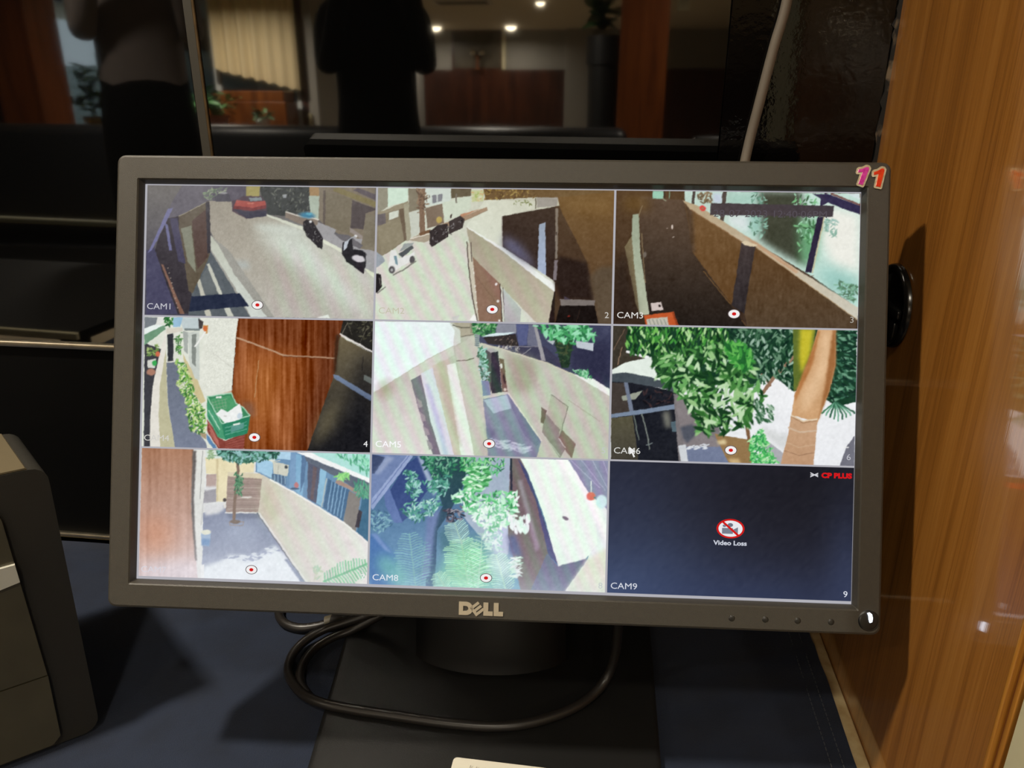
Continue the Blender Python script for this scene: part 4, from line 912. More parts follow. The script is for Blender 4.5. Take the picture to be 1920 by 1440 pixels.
# wood pillars, built in
tag(struct('pillar_1', nbox((-.005, -3.95, FLOOR), (.275, -3.64, CEIL), .006, 2), wood('pillar_teak', [(96, 46, 16), (132, 68, 26), (150, 84, 36)], grain=(14, 14, 1), coat=.3, coat_rough=.2), None), 'square teak pillar')
tag(struct('pillar_2', nbox((-4.10, -3.95, FLOOR), (-3.80, -3.64, CEIL), .006, 2), bpy.data.materials['pillar_teak'], None), 'square teak pillar by the window')

# ================================================================ desk and cloth
desk = empty('desk', (-.7, .2, FLOOR))
tag(desk, 'cream topped desk under the navy cloth', 'desk')
def part(name, bm, m, parent, smooth=False, label=None):
    """mesh given in world coordinates, parented to a thing"""
    inv = parent.matrix_basis.inverted() if parent.parent is None else (parent.parent.matrix_basis @ parent.matrix_basis).inverted()
    o = mesh_obj(name, bm, m, parent, smooth, inv)
    if label: o['label'] = label
    return o
part('tabletop', nbox((-1.0, -.22, -.030), (.2095, .6750, -.0015), .001, 1), M_LAMINATE, desk)
for x in (-.96, .16):
    part('side_panel', nbox((x, -.18, FLOOR), (x+.03, .62, -.030)), M_LAMINATE, desk)
part('back_panel', nbox((-.93, .60, -.50), (.16, .618, -.030)), M_LAMINATE, desk)

def cloth():
    bm = bmesh.new(); nx, ny = 150, 110
    x0, x1, y0, y1 = -1.004, .1988, -.226, .672
    rng = random.Random(2)
    def h(x, y):
        z = .0010; bx, by = x+.0815, y-.515
        if abs(bx) < .15 and -.16 < by < .10: return z
        z += .0035*math.exp(-((y-.655)/.008)**2)*(.6+.4*math.sin(x*23))
        z += .0022*math.exp(-((y-.636+.01*math.sin(x*6))/.010)**2)
        for (a, b, cx, cy, s, k) in ((.9, .35, .13, .53, .012, .0022), (.95, .18, .09, .47, .010, .0016), (.8, .5, -.28, .60, .012, .0016), (1, -.1, .14, .40, .011, .0014), (.9, .4, .16, .58, .008, .0024)):
            d = -(x-cx)*b+(y-cy)*a; al = (x-cx)*a+(y-cy)*b
            z += k*math.exp(-(d/s)**2-(al/.09)**2)
        return z+.0003*math.sin(x*41+y*17)+.0002*math.sin(y*63-x*29)
    g = [[bm.verts.new((x0+(x1-x0)*i/nx+.0006*math.sin(y0+j*.35), y0+(y1-y0)*j/ny, h(x0+(x1-x0)*i/nx, y0+(y1-y0)*j/ny))) for i in range(nx+1)] for j in range(ny+1)]
    for j in range(ny):
        for i in range(nx): bm.faces.new((g[j][i], g[j][i+1], g[j+1][i+1], g[j+1][i]))
    edge = [g[0][i] for i in range(nx+1)]
    low = [bm.verts.new((v.co.x, y0-.006, -.20+.01*math.sin(i*.6))) for i, v in enumerate(edge)]
    for i in range(nx): bm.faces.new((edge[i], low[i], low[i+1], edge[i+1]))
    right = [g[j][nx] for j in range(ny+1)]; rl = [bm.verts.new((v.co.x+.0004, v.co.y, -.0012)) for v in right]
    for j in range(ny): bm.faces.new((right[j], rl[j], rl[j+1], right[j+1]))
    bmesh.ops.recalc_face_normals(bm, faces=bm.faces)
    return bm
cl = empty('desk_cloth', (-.4, .22, 0)); tag(cl, 'navy blue cloth spread over the desk under the monitor', 'tablecloth')
part('fabric', cloth(), M_CLOTH, cl, True)
def stitches(x):
    bm = bmesh.new(); y = -.2
    while y < .66:
        box(bm, (x-.0003, y, .0012), (x+.0003, y+.0032, .0020)); y += .0052
    return bm
part('hem_stitching', stitches(.1795), M_THREAD, cl)
part('hem_stitching', stitches(.1885), M_THREAD, cl)

# ================================================================ the monitor
SP = np.array([-0.07514795, 0.47277417, 0.28258284])
SM = np.array([[0.99704447, -0.07317164, -0.02341427], [0.07674334, 0.93440325, 0.34785203], [-0.00357453, -0.34862083, 0.93725703]])
HEAD = Matrix.Identity(4)
for r in range(3):
    for c in range(3): HEAD[r][c] = SM[r, c]
    HEAD[r][3] = SP[r]
YAW = 0.0781
BASE = Matrix.Translation((-.0815, .515, 0)) @ Matrix.Rotation(YAW, 4, 'Z')
monitor = empty('monitor', (-.0815, .515, 0)); tag(monitor, 'black widescreen monitor showing a grid of nine security camera views', 'monitor')
MINV = monitor.matrix_basis.inverted()
def mpart(name, bm, m, smooth=False, parent=None, label=None, frame=None):
    mtx = (MINV @ (HEAD if frame is None else frame)) if parent is None else Matrix.Identity(4)
    o = mesh_obj(name, bm, m, parent or monitor, smooth, mtx)
    if label: o['label'] = label
    return o

def bezel():
    bm = bmesh.new()
    def loop(hw, hh, r, y, cz=0): return [bm.verts.new((x, y, z)) for x, z in rrect(hw, hh, r, 6, 0, cz)]
    L = [loop(.2552, .1522, .0055, .011), loop(.2556, .1526, .0058, -.0035), loop(.2549, .1519, .0052, -.0055), loop(.2536, .1506, .0045, -.0062),
         loop(.2412, .1368, .0010, -.0060), loop(.2404, .1360, .0008, -.0052), loop(.2388, .1344, .0004, -.0008), loop(.2386, .1342, .0004, .002)]
    for A, B in zip(L[:-1], L[1:]):
        n = len(A)
        for k in range(n): bm.faces.new((A[k-1], A[k], B[k], B[k-1]))
    bmesh.ops.recalc_face_normals(bm, faces=bm.faces)
    return bm
bz = mpart('bezel', bezel(), M_BEZEL, True); bz.data.set_sharp_from_angle(angle=math.radians(14))
def housing():
    bm = bmesh.new()
    def loop(hw, hh, r, y, cz=0): return [bm.verts.new((x, y, z)) for x, z in rrect(hw, hh, r, 6, 0, cz)]
    L = [loop(.2549, .1519, .0055, .012), loop(.2545, .1515, .006, .024), loop(.225, .128, .02, .036), loop(.13, .085, .03, .042, -.01), loop(.10, .07, .03, .052, -.02)]
    for A, B in zip(L[:-1], L[1:]):
        for k in range(len(A)): bm.faces.new((A[k-1], A[k], B[k], B[k-1]))
    bm.faces.new(L[-1]); bm.faces.new(L[0][::-1])
    bmesh.ops.recalc_face_normals(bm, faces=bm.faces)
    return bm
mpart('rear_housing', housing(), mat('rear_black_plastic', (4, 4, 4), rough=.8, spec=.08), True)

# stand: hinge, column, base plate
def hinge():
    bm = bmesh.new()
    tube(bm, [(-.05, .052, -.085), (.05, .052, -.085)], .026, 24, 1)
    return bm
mpart('hinge', hinge(), M_STANDG, True)
def column():
    bm = bmesh.new(); rings = []
    for z, w, fr, bk in ((.006, .0655, -.030, .045), (.010, .0650, -.0285, .045), (.05, .0640, -.022, .05), (.12, .058, -.010, .055), (.20, .050, .012, .055), (.255, .046, .030, .058)):
        ring = []
        for k in range(25):
            t = k/24; x = -w+2*w*t
            ring.append((x, fr+(1-math.sqrt(max(0, 1-(x/w*.93)**2)))*.034, z))
        ring += [(w, bk, z), (-w, bk, z)]
        rings.append([bm.verts.new(p) for p in ring])
    for A, B in zip(rings[:-1], rings[1:]):
        for k in range(len(A)): bm.faces.new((A[k-1], A[k], B[k], B[k-1]))
    bm.faces.new(rings[0][::-1]); bm.faces.new(rings[-1])
    bmesh.ops.recalc_face_normals(bm, faces=bm.faces)
    return bm
COLF = BASE @ Matrix.Translation((-.004, .027, 0))
mpart('stand_column', column(), M_STANDG, True, frame=COLF)
def base_plate():
    bm = bmesh.new()
    def outline(d):
        bw, fw, yb, yf, r = .1395+d, .1255+d, .088+d, -.150-d, .010
        pts = []
        for (cx, cy), a0 in (((bw-r, yb-r), 0), ((-bw+r, yb-r), 90), ((-fw+r, yf+r), 180), ((fw-r, yf+r), 270)):
            for k in range(6):
                a = math.radians(a0+18*k); pts.append((cx+r*math.cos(a), cy+r*math.sin(a)))
        return pts
    L = [[bm.verts.new((x, y, z)) for x, y in outline(d)] for d, z in ((-.003, .0019), (0, .0036), (0, .0080), (-.0016, .0097), (-.004, .0101))]
    for A, B in zip(L[:-1], L[1:]):
        for k in range(len(A)): bm.faces.new((A[k-1], A[k], B[k], B[k-1]))
    bm.faces.new(L[0][::-1]); bm.faces.new(L[-1])
    bmesh.ops.recalc_face_normals(bm, faces=bm.faces)
    return bm
mpart('stand_base', base_plate(), M_STAND, True, frame=BASE)

# buttons
def dome(r, h, seg=20, n=5):
    bm = bmesh.new()
    rings = []
    for i in range(n):
        a = math.pi/2*i/n
        rings.append([bm.verts.new((r*math.cos(a)*math.cos(2*math.pi*k/seg), -h*math.sin(a), r*math.cos(a)*math.sin(2*math.pi*k/seg))) for k in range(seg)])
    top = bm.verts.new((0, -h, 0))
    for A, B in zip(rings[:-1], rings[1:]):
        for k in range(seg): bm.faces.new((A[k-1], A[k], B[k], B[k-1]))
    for k in range(seg): bm.faces.new((rings[-1][k-1], rings[-1][k], top))
    bmesh.ops.recalc_face_normals(bm, faces=bm.faces)
    return bm
for u in (.1605, .1820, .2026, .2238):
    mpart('menu_button', dome(.0021, .0003), M_BUTTON, True, frame=HEAD @ Matrix.Translation((u, -.0061, -.1445)))
PB = HEAD @ Matrix.Translation((.2475, -.0061, -.1427))
pb = mpart('power_button', dome(.0062, .0007, 28), M_BUTTON, True, frame=PB)
def crescent():
    bm = bmesh.new()
    return prism(bm, [(-.0014, .0050), (.0002, .0054), (.0014, .0044), (.0019, .0020), (.0016, -.0004), (.0002, -.0010), (-.0004, .0012), (-.0006, .0034)], -.0016, -.0006)
lo = mesh_obj('power_light', crescent(), M_LED, pb); lo['label'] = 'glowing white power light'
def ring(r0, r1, y):
    bm = bmesh.new(); n = 32
    A = [bm.verts.new((r0*math.cos(2*math.pi*k/n), y, r0*math.sin(2*math.pi*k/n))) for k in range(n)]
    B = [bm.verts.new((r1*math.cos(2*math.pi*k/n), y-.0004, r1*math.sin(2*math.pi*k/n))) for k in range(n)]
    for k in range(n): bm.faces.new((A[k-1], A[k], B[k], B[k-1]))
    return bm
mesh_obj('button_rim', ring(.0068, .0063, -.0001), M_STANDG, pb)

# logo
def logo():
    bm = bmesh.new(); s = .001
    def add(pts, hole=None): 
        prism(bm, [(x*s, z*s) for x, z in pts], -.0006, .0004)
    # D with its counter
    out = [(-16.0, 4.3), (-11.2, 4.3)] + [(-11.2+4.6*math.sin(a), 4.3*math.cos(a)) for a in np.linspace(.25, math.pi-.25, 10)] + [(-11.2, -4.3), (-16.0, -4.3)]
    inn = [(-13.2, 1.7), (-11.6, 1.7)] + [(-11.6+1.9*math.sin(a), 1.7*math.cos(a)) for a in np.linspace(.4, math.pi-.4, 8)] + [(-11.6, -1.7), (-13.2, -1.7)]
    # build D as a bridge strip
    def ray(pts, c, ang):
        best = None; d = (math.cos(ang), math.sin(ang))
        for i in range(len(pts)):
            (x1, y1), (x2, y2) = pts[i-1], pts[i]; ex, ey = x2-x1, y2-y1
            den = d[0]*ey-d[1]*ex
            if abs(den) < 1e-9: continue
            t = ((x1-c[0])*ey-(y1-c[1])*ex)/den; u = ((x1-c[0])*d[1]-(y1-c[1])*d[0])/den
            if t > 0 and -1e-6 <= u <= 1+1e-6 and (best is None or t > best): best = t
        return (c[0]+d[0]*best, c[1]+d[1]*best)
    c = (-11.9, 0); angs = sorted([math.atan2(z-c[1], x-c[0]) for x, z in out+inn])
    O = [ray(out, c, a) for a in angs]; I = [ray(inn, c, a) for a in angs]
    vo = [[bm.verts.new((x*s, y, z*s)) for x, z in O] for y in (-.0006, .0004)]; vi = [[bm.verts.new((x*s, y, z*s)) for x, z in I] for y in (-.0006, .0004)]
    for k in range(len(angs)):
        bm.faces.new((vo[0][k-1], vo[0][k], vi[0][k], vi[0][k-1]))
        bm.faces.new((vo[0][k-1], vo[1][k-1], vo[1][k], vo[0][k])); bm.faces.new((vi[0][k], vi[1][k], vi[1][k-1], vi[0][k-1]))
    # tilted E
    a = math.radians(-39); cx, cz = -4.0, -.1
    def rt(pts): return [(cx+x*math.cos(a)+z*math.sin(a), cz-x*math.sin(a)+z*math.cos(a)) for x, z in pts]
    w, h, t, g = 3.45, 3.5, 1.75, .88
    add(rt([(-w, -h), (w, -h), (w, -h+t), (-w+t, -h+t), (-w+t, -h+t+g), (w, -h+t+g), (w, -h+2*t+g), (-w+t, -h+2*t+g), (-w+t, -h+2*t+2*g), (w, -h+2*t+2*g), (w, h), (-w, h)]))
    # two L
    for x in (.2, 7.0): add([(x, 4.2), (x+3.2, 4.2), (x+3.2, -1.5), (x+6.2, -1.5), (x+6.2, -4.3), (x, -4.3)])
    bmesh.ops.recalc_face_normals(bm, faces=bm.faces)
    return bm
mpart('maker_logo', logo(), M_SILVER, frame=HEAD @ Matrix.Translation((-.0012, -.0062, -.1443)), label='raised silver maker lettering')

# ---- screen: lit panel, nine feeds, captions
def emission(name, attr=None, col=None, strength=1.0):
    m = bpy.data.materials.new(name); m.use_nodes = True; nt = m.node_tree
    nt.nodes.clear(); o = nt.nodes.new('ShaderNodeOutputMaterial'); e = nt.nodes.new('ShaderNodeEmission')
    e.inputs['Strength'].default_value = strength
    if attr:
        a = nt.nodes.new('ShaderNodeAttribute'); a.attribute_name = attr; nt.links.new(a.outputs['Color'], e.inputs['Color'])
    else: e.inputs['Color'].default_value = (*lin(col), 1)
    nt.links.new(e.outputs['Emission'], o.inputs['Surface'])
    try: m.cycles.emission_sampling = 'NONE'
    except Exception: pass
    return m
M_GRID = emission('screen_grid_line', col=(176, 175, 182))
M_FEED = emission('camera_picture', attr='picture')
screen = mpart('screen', nbox((-.2386, .0, -.1342), (.2386, .004, .1342)), M_GRID)
# (feed painter, crop origin, crop scale)
FEEDS = [(feed_street, 250, 330, 4.0), (feed_street_wall, 690, 340, 4.0), (feed_passage, 1140, 340, 3.918),
         (feed_crates, 250, 580, 4.0), (feed_yard_wall, 690, 590, 4.0), (feed_tree, 1135, 600, 3.918),
         (feed_tree_court, 245, 825, 4.0), (feed_garden, 680, 840, 4.0), (feed_lost, 1125, 850, 3.84)]
TW, TH = .4766/3, .2681/3
LUT = np.array([lin((i, 0, 0))[0] for i in range(256)])
def feed_tile(i):
    fn, ox, oy, sc = FEEDS[i]
    r, c = divmod(i, 3)
    pic = fn()
    uc = (c-1)*TW; vc = (1-r)*TH
    nx, ny = (310, 176) if i != 8 else (60, 34)
    u0, u1 = -TW/2+.0007, TW/2-.0007
    v0, v1 = -TH/2+(.0018 if r == 2 else .0006), TH/2-.0006
    if c == 0: u0 += .0006
    if c == 2: u1 += .0007
    u = np.linspace(u0, u1, nx+1); v = np.linspace(v0, v1, ny+1)
    U, V = np.meshgrid(u, v)
    P = SP + (U[..., None]+uc)*SM[:, 0] + (V[..., None]+vc)*SM[:, 2]
    Q = (P-CAM) @ RW
    px = 960+F_PX*Q[..., 0]/Q[..., 2]; py = 720+F_PX*Q[..., 1]/Q[..., 2]
    X = np.clip((px-ox)*sc*K, 0, CW-1.001); Y = np.clip((py-oy)*sc*K, 0, CH-1.001)
    x0 = X.astype(int); y0 = Y.astype(int); tx = (X-x0)[..., None]; ty = (Y-y0)[..., None]
    colr = (pic[y0, x0]*(1-tx)+pic[y0, x0+1]*tx)*(1-ty)+(pic[y0+1, x0]*(1-tx)+pic[y0+1, x0+1]*tx)*ty
    g = np.clip(colr, 0, 255)/255.0
    g = np.where(g <= .04045, g/12.92, ((g+.055)/1.055)**2.4)
    nv = (nx+1)*(ny+1)
    co = np.zeros((nv, 3), np.float32); co[:, 0] = U.ravel(); co[:, 2] = V.ravel()
    idx = np.arange(nv).reshape(ny+1, nx+1)
    quads = np.stack([idx[:-1, :-1], idx[:-1, 1:], idx[1:, 1:], idx[1:, :-1]], -1).reshape(-1, 4)
    me = bpy.data.meshes.new('camera_feed')
    me.vertices.add(nv); me.vertices.foreach_set('co', co.ravel())
    me.loops.add(quads.size); me.loops.foreach_set('vertex_index', quads.ravel().astype(np.int32))
    me.polygons.add(len(quads)); me.polygons.foreach_set('loop_start', np.arange(0, quads.size, 4, dtype=np.int32))
    me.update(calc_edges=True)
    a = me.color_attributes.new('picture', 'FLOAT_COLOR', 'POINT')
    rgba = np.ones((nv, 4), np.float32); rgba[:, :3] = g.reshape(-1, 3)
    a.data.foreach_set('color', rgba.ravel())
    me.materials.append(M_FEED)
    o = bpy.data.objects.new('camera_feed', me); COL.objects.link(o)
    o.parent = screen; o.location = (uc, -.0003, vc)
    return o
FEED_LABELS = ['street with red car and parked scooters', 'street beside a boundary wall and gate', 'narrow passage with brown wall', 'green crate against a wooden panel',
               'yard between pale walls', 'leafy mango tree and palm trunk', 'court with small tree and wooden panel', 'garden of palms beside a white slab', 'dark tile reading Video Loss']
feeds = [feed_tile(i) for i in range(9)]
for o, l in zip(feeds, FEED_LABELS): o['label'] = l

def text_mesh(s, size, bold=0.0, cx='LEFT', xs=1.0):
    cu = bpy.data.curves.new('caption_curve', 'FONT'); cu.body = s; cu.size = size; cu.align_x = cx; cu.align_y = 'BOTTOM_BASELINE'
    cu.offset = bold; cu.resolution_u = 3; cu.fill_mode = 'FRONT'
    t = bpy.data.objects.new('caption_tmp', cu); COL.objects.link(t)
    bpy.context.view_layer.update()
    me = bpy.data.meshes.new_from_object(t.evaluated_get(bpy.context.evaluated_depsgraph_get()))
    bpy.data.objects.remove(t); bpy.data.curves.remove(cu)
    co = np.zeros(len(me.vertices)*3, np.float32); me.vertices.foreach_get('co', co); co = co.reshape(-1, 3)
    w = np.zeros_like(co); w[:, 0] = co[:, 0]*xs; w[:, 2] = co[:, 1]
    me.vertices.foreach_set('co', w.ravel()); me.update()
    return me
CAPM = {}
def cap_mat(c):
    if c not in CAPM: CAPM[c] = emission('caption_%d_%d_%d' % c, col=c)
    return CAPM[c]
def caption(name, s, u, v, size, col, bold=0.0, cx='LEFT', xs=1.0, y=-.0005):
    me = text_mesh(s, size, bold, cx, xs); me.materials.clear(); me.materials.append(cap_mat(col))
    o = bpy.data.objects.new(name, me); COL.objects.link(o); o.parent = screen; o.location = (u, y, v); o.name = name
    return o
def flat(name, pts, col, y, z0=(0, 0)):
    bm = bmesh.new(); vs = [bm.verts.new((x+z0[0], y, z+z0[1])) for x, z in pts]; bm.faces.new(vs)
    o = mesh_obj(name, bm, cap_mat(col), screen); return o
def ell(rx, rz, n=28, cx=0, cz=0): return [(cx+rx*math.cos(2*math.pi*k/n), cz+rz*math.sin(2*math.pi*k/n)) for k in range(n)]
CAPC = [(196, 196, 204), (196, 194, 172), (222, 220, 216), (208, 206, 200), (252, 252, 255), (214, 214, 210), (216, 212, 220), (226, 232, 240), (214, 218, 228)]
NUMC = [(196, 194, 184), (206, 202, 196), (176, 170, 160), (240, 240, 240), (196, 198, 200), (188, 188, 196), (236, 240, 240), (200, 206, 206), (226, 230, 240)]
for i in range(9):
    r, c = divmod(i, 3); uc = (c-1)*TW; vc = (1-r)*TH
    left = uc-TW/2+.0027; bot = vc-TH/2
    caption('camera_caption', 'CAM%d' % (i+1), left, bot+.0046, .0058, CAPC[i], xs=1.16)
    caption('camera_number', '%d' % (i+1), uc+TW/2-.0022, bot+.0044, .0056, NUMC[i], cx='RIGHT', xs=1.1)
    if i < 8:
        flat('record_icon_rim', ell(.0041, .0031), (96, 84, 84), -.00045, (uc-.0002, bot+.0087))
        flat('record_icon', ell(.0036, .0027), (240, 238, 238), -.00055, (uc-.0002, bot+.0087))
        flat('record_icon_dot', ell(.0014, .0011), (206, 30, 30), -.00065, (uc-.0002, bot+.0087))
# time stamp on the third feed, cursor, lost-signal sign and recorder name
caption('time_stamp', '28-07-2023 12:40:06PM', .1436, .1170, .0066, (84, 77, 84), 0, xs=1.16)
flat('mouse_pointer', [(0, 0), (.0042, -.0032), (.0026, -.0037), (.0040, -.0066), (.0030, -.0070), (.0017, -.0042), (.0003, -.0052)], (236, 236, 236), -.0008, (.0924, -.0354))
IC = (.1597, -.0874)
flat('lost_sign_ring', ell(.0091, .0064, 36), (206, 28, 26), -.00045, IC); flat('lost_sign_disc', ell(.0078, .0053, 36), (232, 232, 236), -.00050, IC)
flat('lost_sign_camera', [(-.0055, .0004), (.0016, .0004), (.0016, -.0006), (.0048, .0010), (.0048, -.0034), (.0016, -.0020), (.0016, -.0034), (-.0055, -.0034)], (120, 126, 140), -.00055, IC)
flat('lost_sign_reel', ell(.0018, .0013, 16, -.0002, .0024), (110, 116, 130), -.00056, IC); flat('lost_sign_reel', ell(.0012, .0009, 16, -.0040, .0018), (120, 126, 140), -.00056, IC)
flat('lost_sign_bar', [(-.0064, .0046), (-.0050, .0052), (.0064, -.0046), (.0050, -.0052)], (206, 28, 26), -.00060, IC)
caption('lost_sign_text', 'Video Loss', .1597, -.0982, .0041, (206, 210, 222), .00012, 'CENTER', 1.18)
caption('recorder_name', 'CP PLUS', .2368, -.0522, .0044, (214, 26, 30), .00026, 'RIGHT', 1.2)
for k in (-1, 1): flat('recorder_mark', [(-.0025, k*.0013-.0004), (-.0025, k*.0013+.0004), (.0025, -k*.0011+.0004), (.0025, -k*.0011-.0004)], (206, 206, 212), -.0005-.00003*k, (.2128, -.0506))
flat('recorder_mark', [(-.0025, .0003), (.0025, .0003), (.0025, -.0003), (-.0025, -.0003)], (206, 206, 212), -.00058, (.2128, -.0506))

# number stickers on the bezel
def one(pts, y0, y1): return prism(bmesh.new(), [(x*.001, z*.001) for x, z in pts], y0, y1)
def sticker(name, label, u, v, tilt, m, yo):
    inner = [(-3.9, 2.4), (-1.9, 3.4), (.6, 5.6), (2.0, 5.9), (2.9, 4.8), (2.2, -7.2), (-.9, -7.2), (-.7, 1.4), (-3.7, .3)]
    inner = [(x*.92, z*.92) for x, z in inner]
    outer = [(-5.3, 2.9), (-4.4, 4.0), (-2.4, 4.8), (-.2, 6.9), (1.0, 7.4), (2.9, 7.2), (4.2, 5.6), (3.5, -7.6), (2.9, -8.6), (-1.5, -8.6), (-2.2, -7.8), (-2.0, -.6), (-4.2, -1.2), (-5.1, -.2)]
    outer = [(x*.92, z*.92) for x, z in outer]
    fr = HEAD @ Matrix.Translation((u, -.0063, v)) @ Matrix.Rotation(math.radians(tilt), 4, 'Y')
    e = empty(name, (0, 0, 0)); e.matrix_basis = fr
    tag(e, label, 'sticker', 'digit stickers on the monitor frame')
    mesh_obj('foil_border', one(outer, -.0003-yo, .0), M_FOIL, e)
    mesh_obj('foil_digit', one(inner, -.0006-yo, -.0002-yo), m, e)
sticker('number_sticker', 'magenta foil digit one sticker beside the red one on the monitor frame', .2369, .1440, 17, M_MAGENTA, 0)
sticker('number_sticker', 'red foil digit one sticker at the upper corner of the monitor frame', .2470, .1428, 9, M_RED, .0002)

# ================================================================ cables
cab = empty('monitor_cable', (-.08, .50, 0)); tag(cab, 'thick black cable looped across the stand base of the monitor', 'cable')
ZB = .0138
def D(px, py, z):
    d = RW @ np.array([px-960, py-720, F_PX]); t = (z-CAM[2])/d[2]; return tuple(CAM+d*t)
main = [D(1162, 1090, .135), D(1161, 1135, .105), D(1158, 1182, .075), D(1153, 1226, .046), D(1140, 1266, .025), D(1114, 1300, ZB+.002), D(1070, 1330, ZB), D(1000, 1354, ZB), D(930, 1362, ZB), D(840, 1356, ZB), D(740, 1342, ZB), D(660, 1330, ZB), D(600, 1317, ZB-.001), D(562, 1296, .009), D(541, 1262, .007), D(548, 1228, .0075), D(574, 1200, .010), D(608, 1180, .014), D(650, 1166, .020), D(700, 1150, .03), D(740, 1130, .05)]
part('sheath', tube(bmesh.new(), main, .0040, 12, 8), M_CABLE, cab, True)
c2 = empty('power_cable', (-.2, .55, 0)); tag(c2, 'black cable curling inside the larger loop left of the stand', 'cable')
part('sheath', tube(bmesh.new(), [D(578, 1304, .0075), D(563, 1280, .007), D(566, 1250, .007), D(588, 1218, .0075), D(622, 1196, .010), D(662, 1180, .014), D(720, 1150, .03)], .0040, 10, 8), M_CABLE, c2, True)
c3 = empty('signal_cable', (-.27, .57, 0)); tag(c3, 'short black cable ending in a moulded plug under the monitor edge', 'cable')
part('sheath', tube(bmesh.new(), [D(528, 1120, .010), D(523, 1150, .006), D(533, 1168, .006), D(560, 1177, .006), D(595, 1174, .007), D(622, 1166, .009)], .0042, 10, 8), M_CABLE, c3, True)
part('strain_relief', tube(bmesh.new(), [D(612, 1168, .008), D(626, 1164, .010)], .0062, 12, 1), mat('grey_collar', (92, 86, 70), rough=.5), c3, True, 'lighter grey collar')
part('plug', tube(bmesh.new(), [D(626, 1166, .010), D(650, 1166, .012), D(690, 1160, .016)], .0085, 12, 4), M_CABLE, c3, True)
c4 = empty('hanging_cable', (.1, .655, 0)); tag(c4, 'grey cable hanging down the black wall behind the monitor', 'cable')
part('sheath', tube(bmesh.new(), [(.142, .6735, 1.40), (.136, .6735, .9), (.1290, .6735, .60), (.1243, .6735, .535), (.1182, .6735, .501), (.1120, .6735, .462), (.1058, .6730, .421), (.098, .66, .36), (.08, .62, .28), (.05, .58, .22)], .0040, 12, 8), M_GREYCABLE, c4, True)

# ================================================================ oval pull on the wood panel
def oval(a, b, x0, rim, n=36):
    """raised oval rim in the plane of the panel"""
    bm = bmesh.new(); prof = []
    for k in range(8):
        t = math.pi*k/7; prof.append((rim*(.5-.5*math.cos(t)), -.009*math.sin(t)))
    R = []
    for d, h in prof: R.append([bm.verts.new((x0+h*.5, (a-d)*math.cos(2*math.pi*k/n), (b-d)*math.sin(2*math.pi*k/n))) for k in range(n)])
    R.append([bm.verts.new((x0-.001, (a-rim-.001)*math.cos(2*math.pi*k/n), (b-rim-.001)*math.sin(2*math.pi*k/n))) for k in range(n)])
    for A, B in zip(R[:-1], R[1:]):
        for k in range(n): bm.faces.new((A[k-1], A[k], B[k], B[k-1]))
    bm.faces.new(R[-1])
    bmesh.ops.recalc_face_normals(bm, faces=bm.faces)
    return bm
gr = empty('cable_grommet', (PANEL_X, .586, .321)); tag(gr, 'black oval plastic fitting on the wood panel beside the monitor', 'fitting')
M_GLOSSBLK = mat('gloss_black_plastic', (18, 17, 16), rough=.22)
mesh_obj('rim', oval(.036, .031, -.0005, .006), M_GLOSSBLK, gr, True)
mesh_obj('crossbar', nbox((-.006, -.026, -.004), (-.001, .026, .002), .001, 2), M_GLOSSBLK, gr, True)
mesh_obj('latch', nbox((-.005, -.020, -.022), (-.001, -.004, -.008), .001, 2), M_GLOSSBLK, gr, True)

# ================================================================ device at the left edge
PH = math.radians(41)
dev = empty('electronic_device', (-.378, .424, 0.001), PH); tag(dev, 'dark grey boxy device with a silver strip, standing left of the monitor', 'device')
# local frame: x from the right front edge (0) to the left (negative), y backwards, z up
def dprism(pts, x0, x1, bev=0):
    """side profile in (y, z) swept along x"""
    bm = bmesh.new()
    A = [bm.verts.new((x0, y, z)) for y, z in pts]; B = [bm.verts.new((x1, y, z)) for y, z in pts]
    bm.faces.new(A); bm.faces.new(B[::-1])
    for k in range(len(pts)): bm.faces.new((A[k-1], B[k-1], B[k], A[k]))
    bmesh.ops.recalc_face_normals(bm, faces=bm.faces)
    return bm
def dev_body():
    bm = bmesh.new()
    # front outline (x, z), right edge leaning slightly, rounded corners; swept back with a falling top
    out = [(-.150, .002), (-.012, .002)] + [(-.012+.012*math.sin(a), .014-.012*math.cos(a)) for a in np.linspace(.2, 1.57, 5)] + [(.004, .215)] + [(-.006+.010*math.cos(a), .218+.010*math.sin(a)) for a in np.linspace(.2, 1.57, 5)] + [(-.150, .228)]
    F = [bm.verts.new((x, 0, z)) for x, z in out]; B = [bm.verts.new((x-.004-.010*(z/.228), .14, z*.90)) for x, z in out]
    bm.faces.new(F); bm.faces.new(B[::-1])
    for k in range(len(out)): bm.faces.new((F[k-1], B[k-1], B[k], F[k]))
    bmesh.ops.recalc_face_normals(bm, faces=bm.faces)
    return bm
mesh_obj('body', dev_body(), M_DEVICE, dev, True)
def dev_panel(z0, z1, xa, xb, d):
    bm = bmesh.new()
    return prism(bm, [(-.148, z0), (xa, z0), (xb, z1), (-.148, z1)], -d, .002)
def dev_front():
    pts = [(-.148, .068), (-.0245, .068), (-.0275, .196)] + [(-.0375+.010*math.cos(a), .196+.012*math.sin(a)) for a in np.linspace(.2, 1.57, 5)] + [(-.148, .208)]
    return prism(bmesh.new(), pts, -.004, .002)
mesh_obj('front_panel', dev_front(), M_DEVICEGL, dev)
mesh_obj('chrome_strip', prism(bmesh.new(), [(-.148, .130), (-.0262, .150), (-.0266, .164), (-.148, .162)], -.0065, -.003), M_CHROME, dev)['label'] = 'bright silver strip'
mesh_obj('lower_panel', prism(bmesh.new(), [(-.148, .006), (-.032, .006), (-.026, .012), (-.0243, .0668), (-.148, .0668)], -.004, .002), M_DEVICEGL, dev)
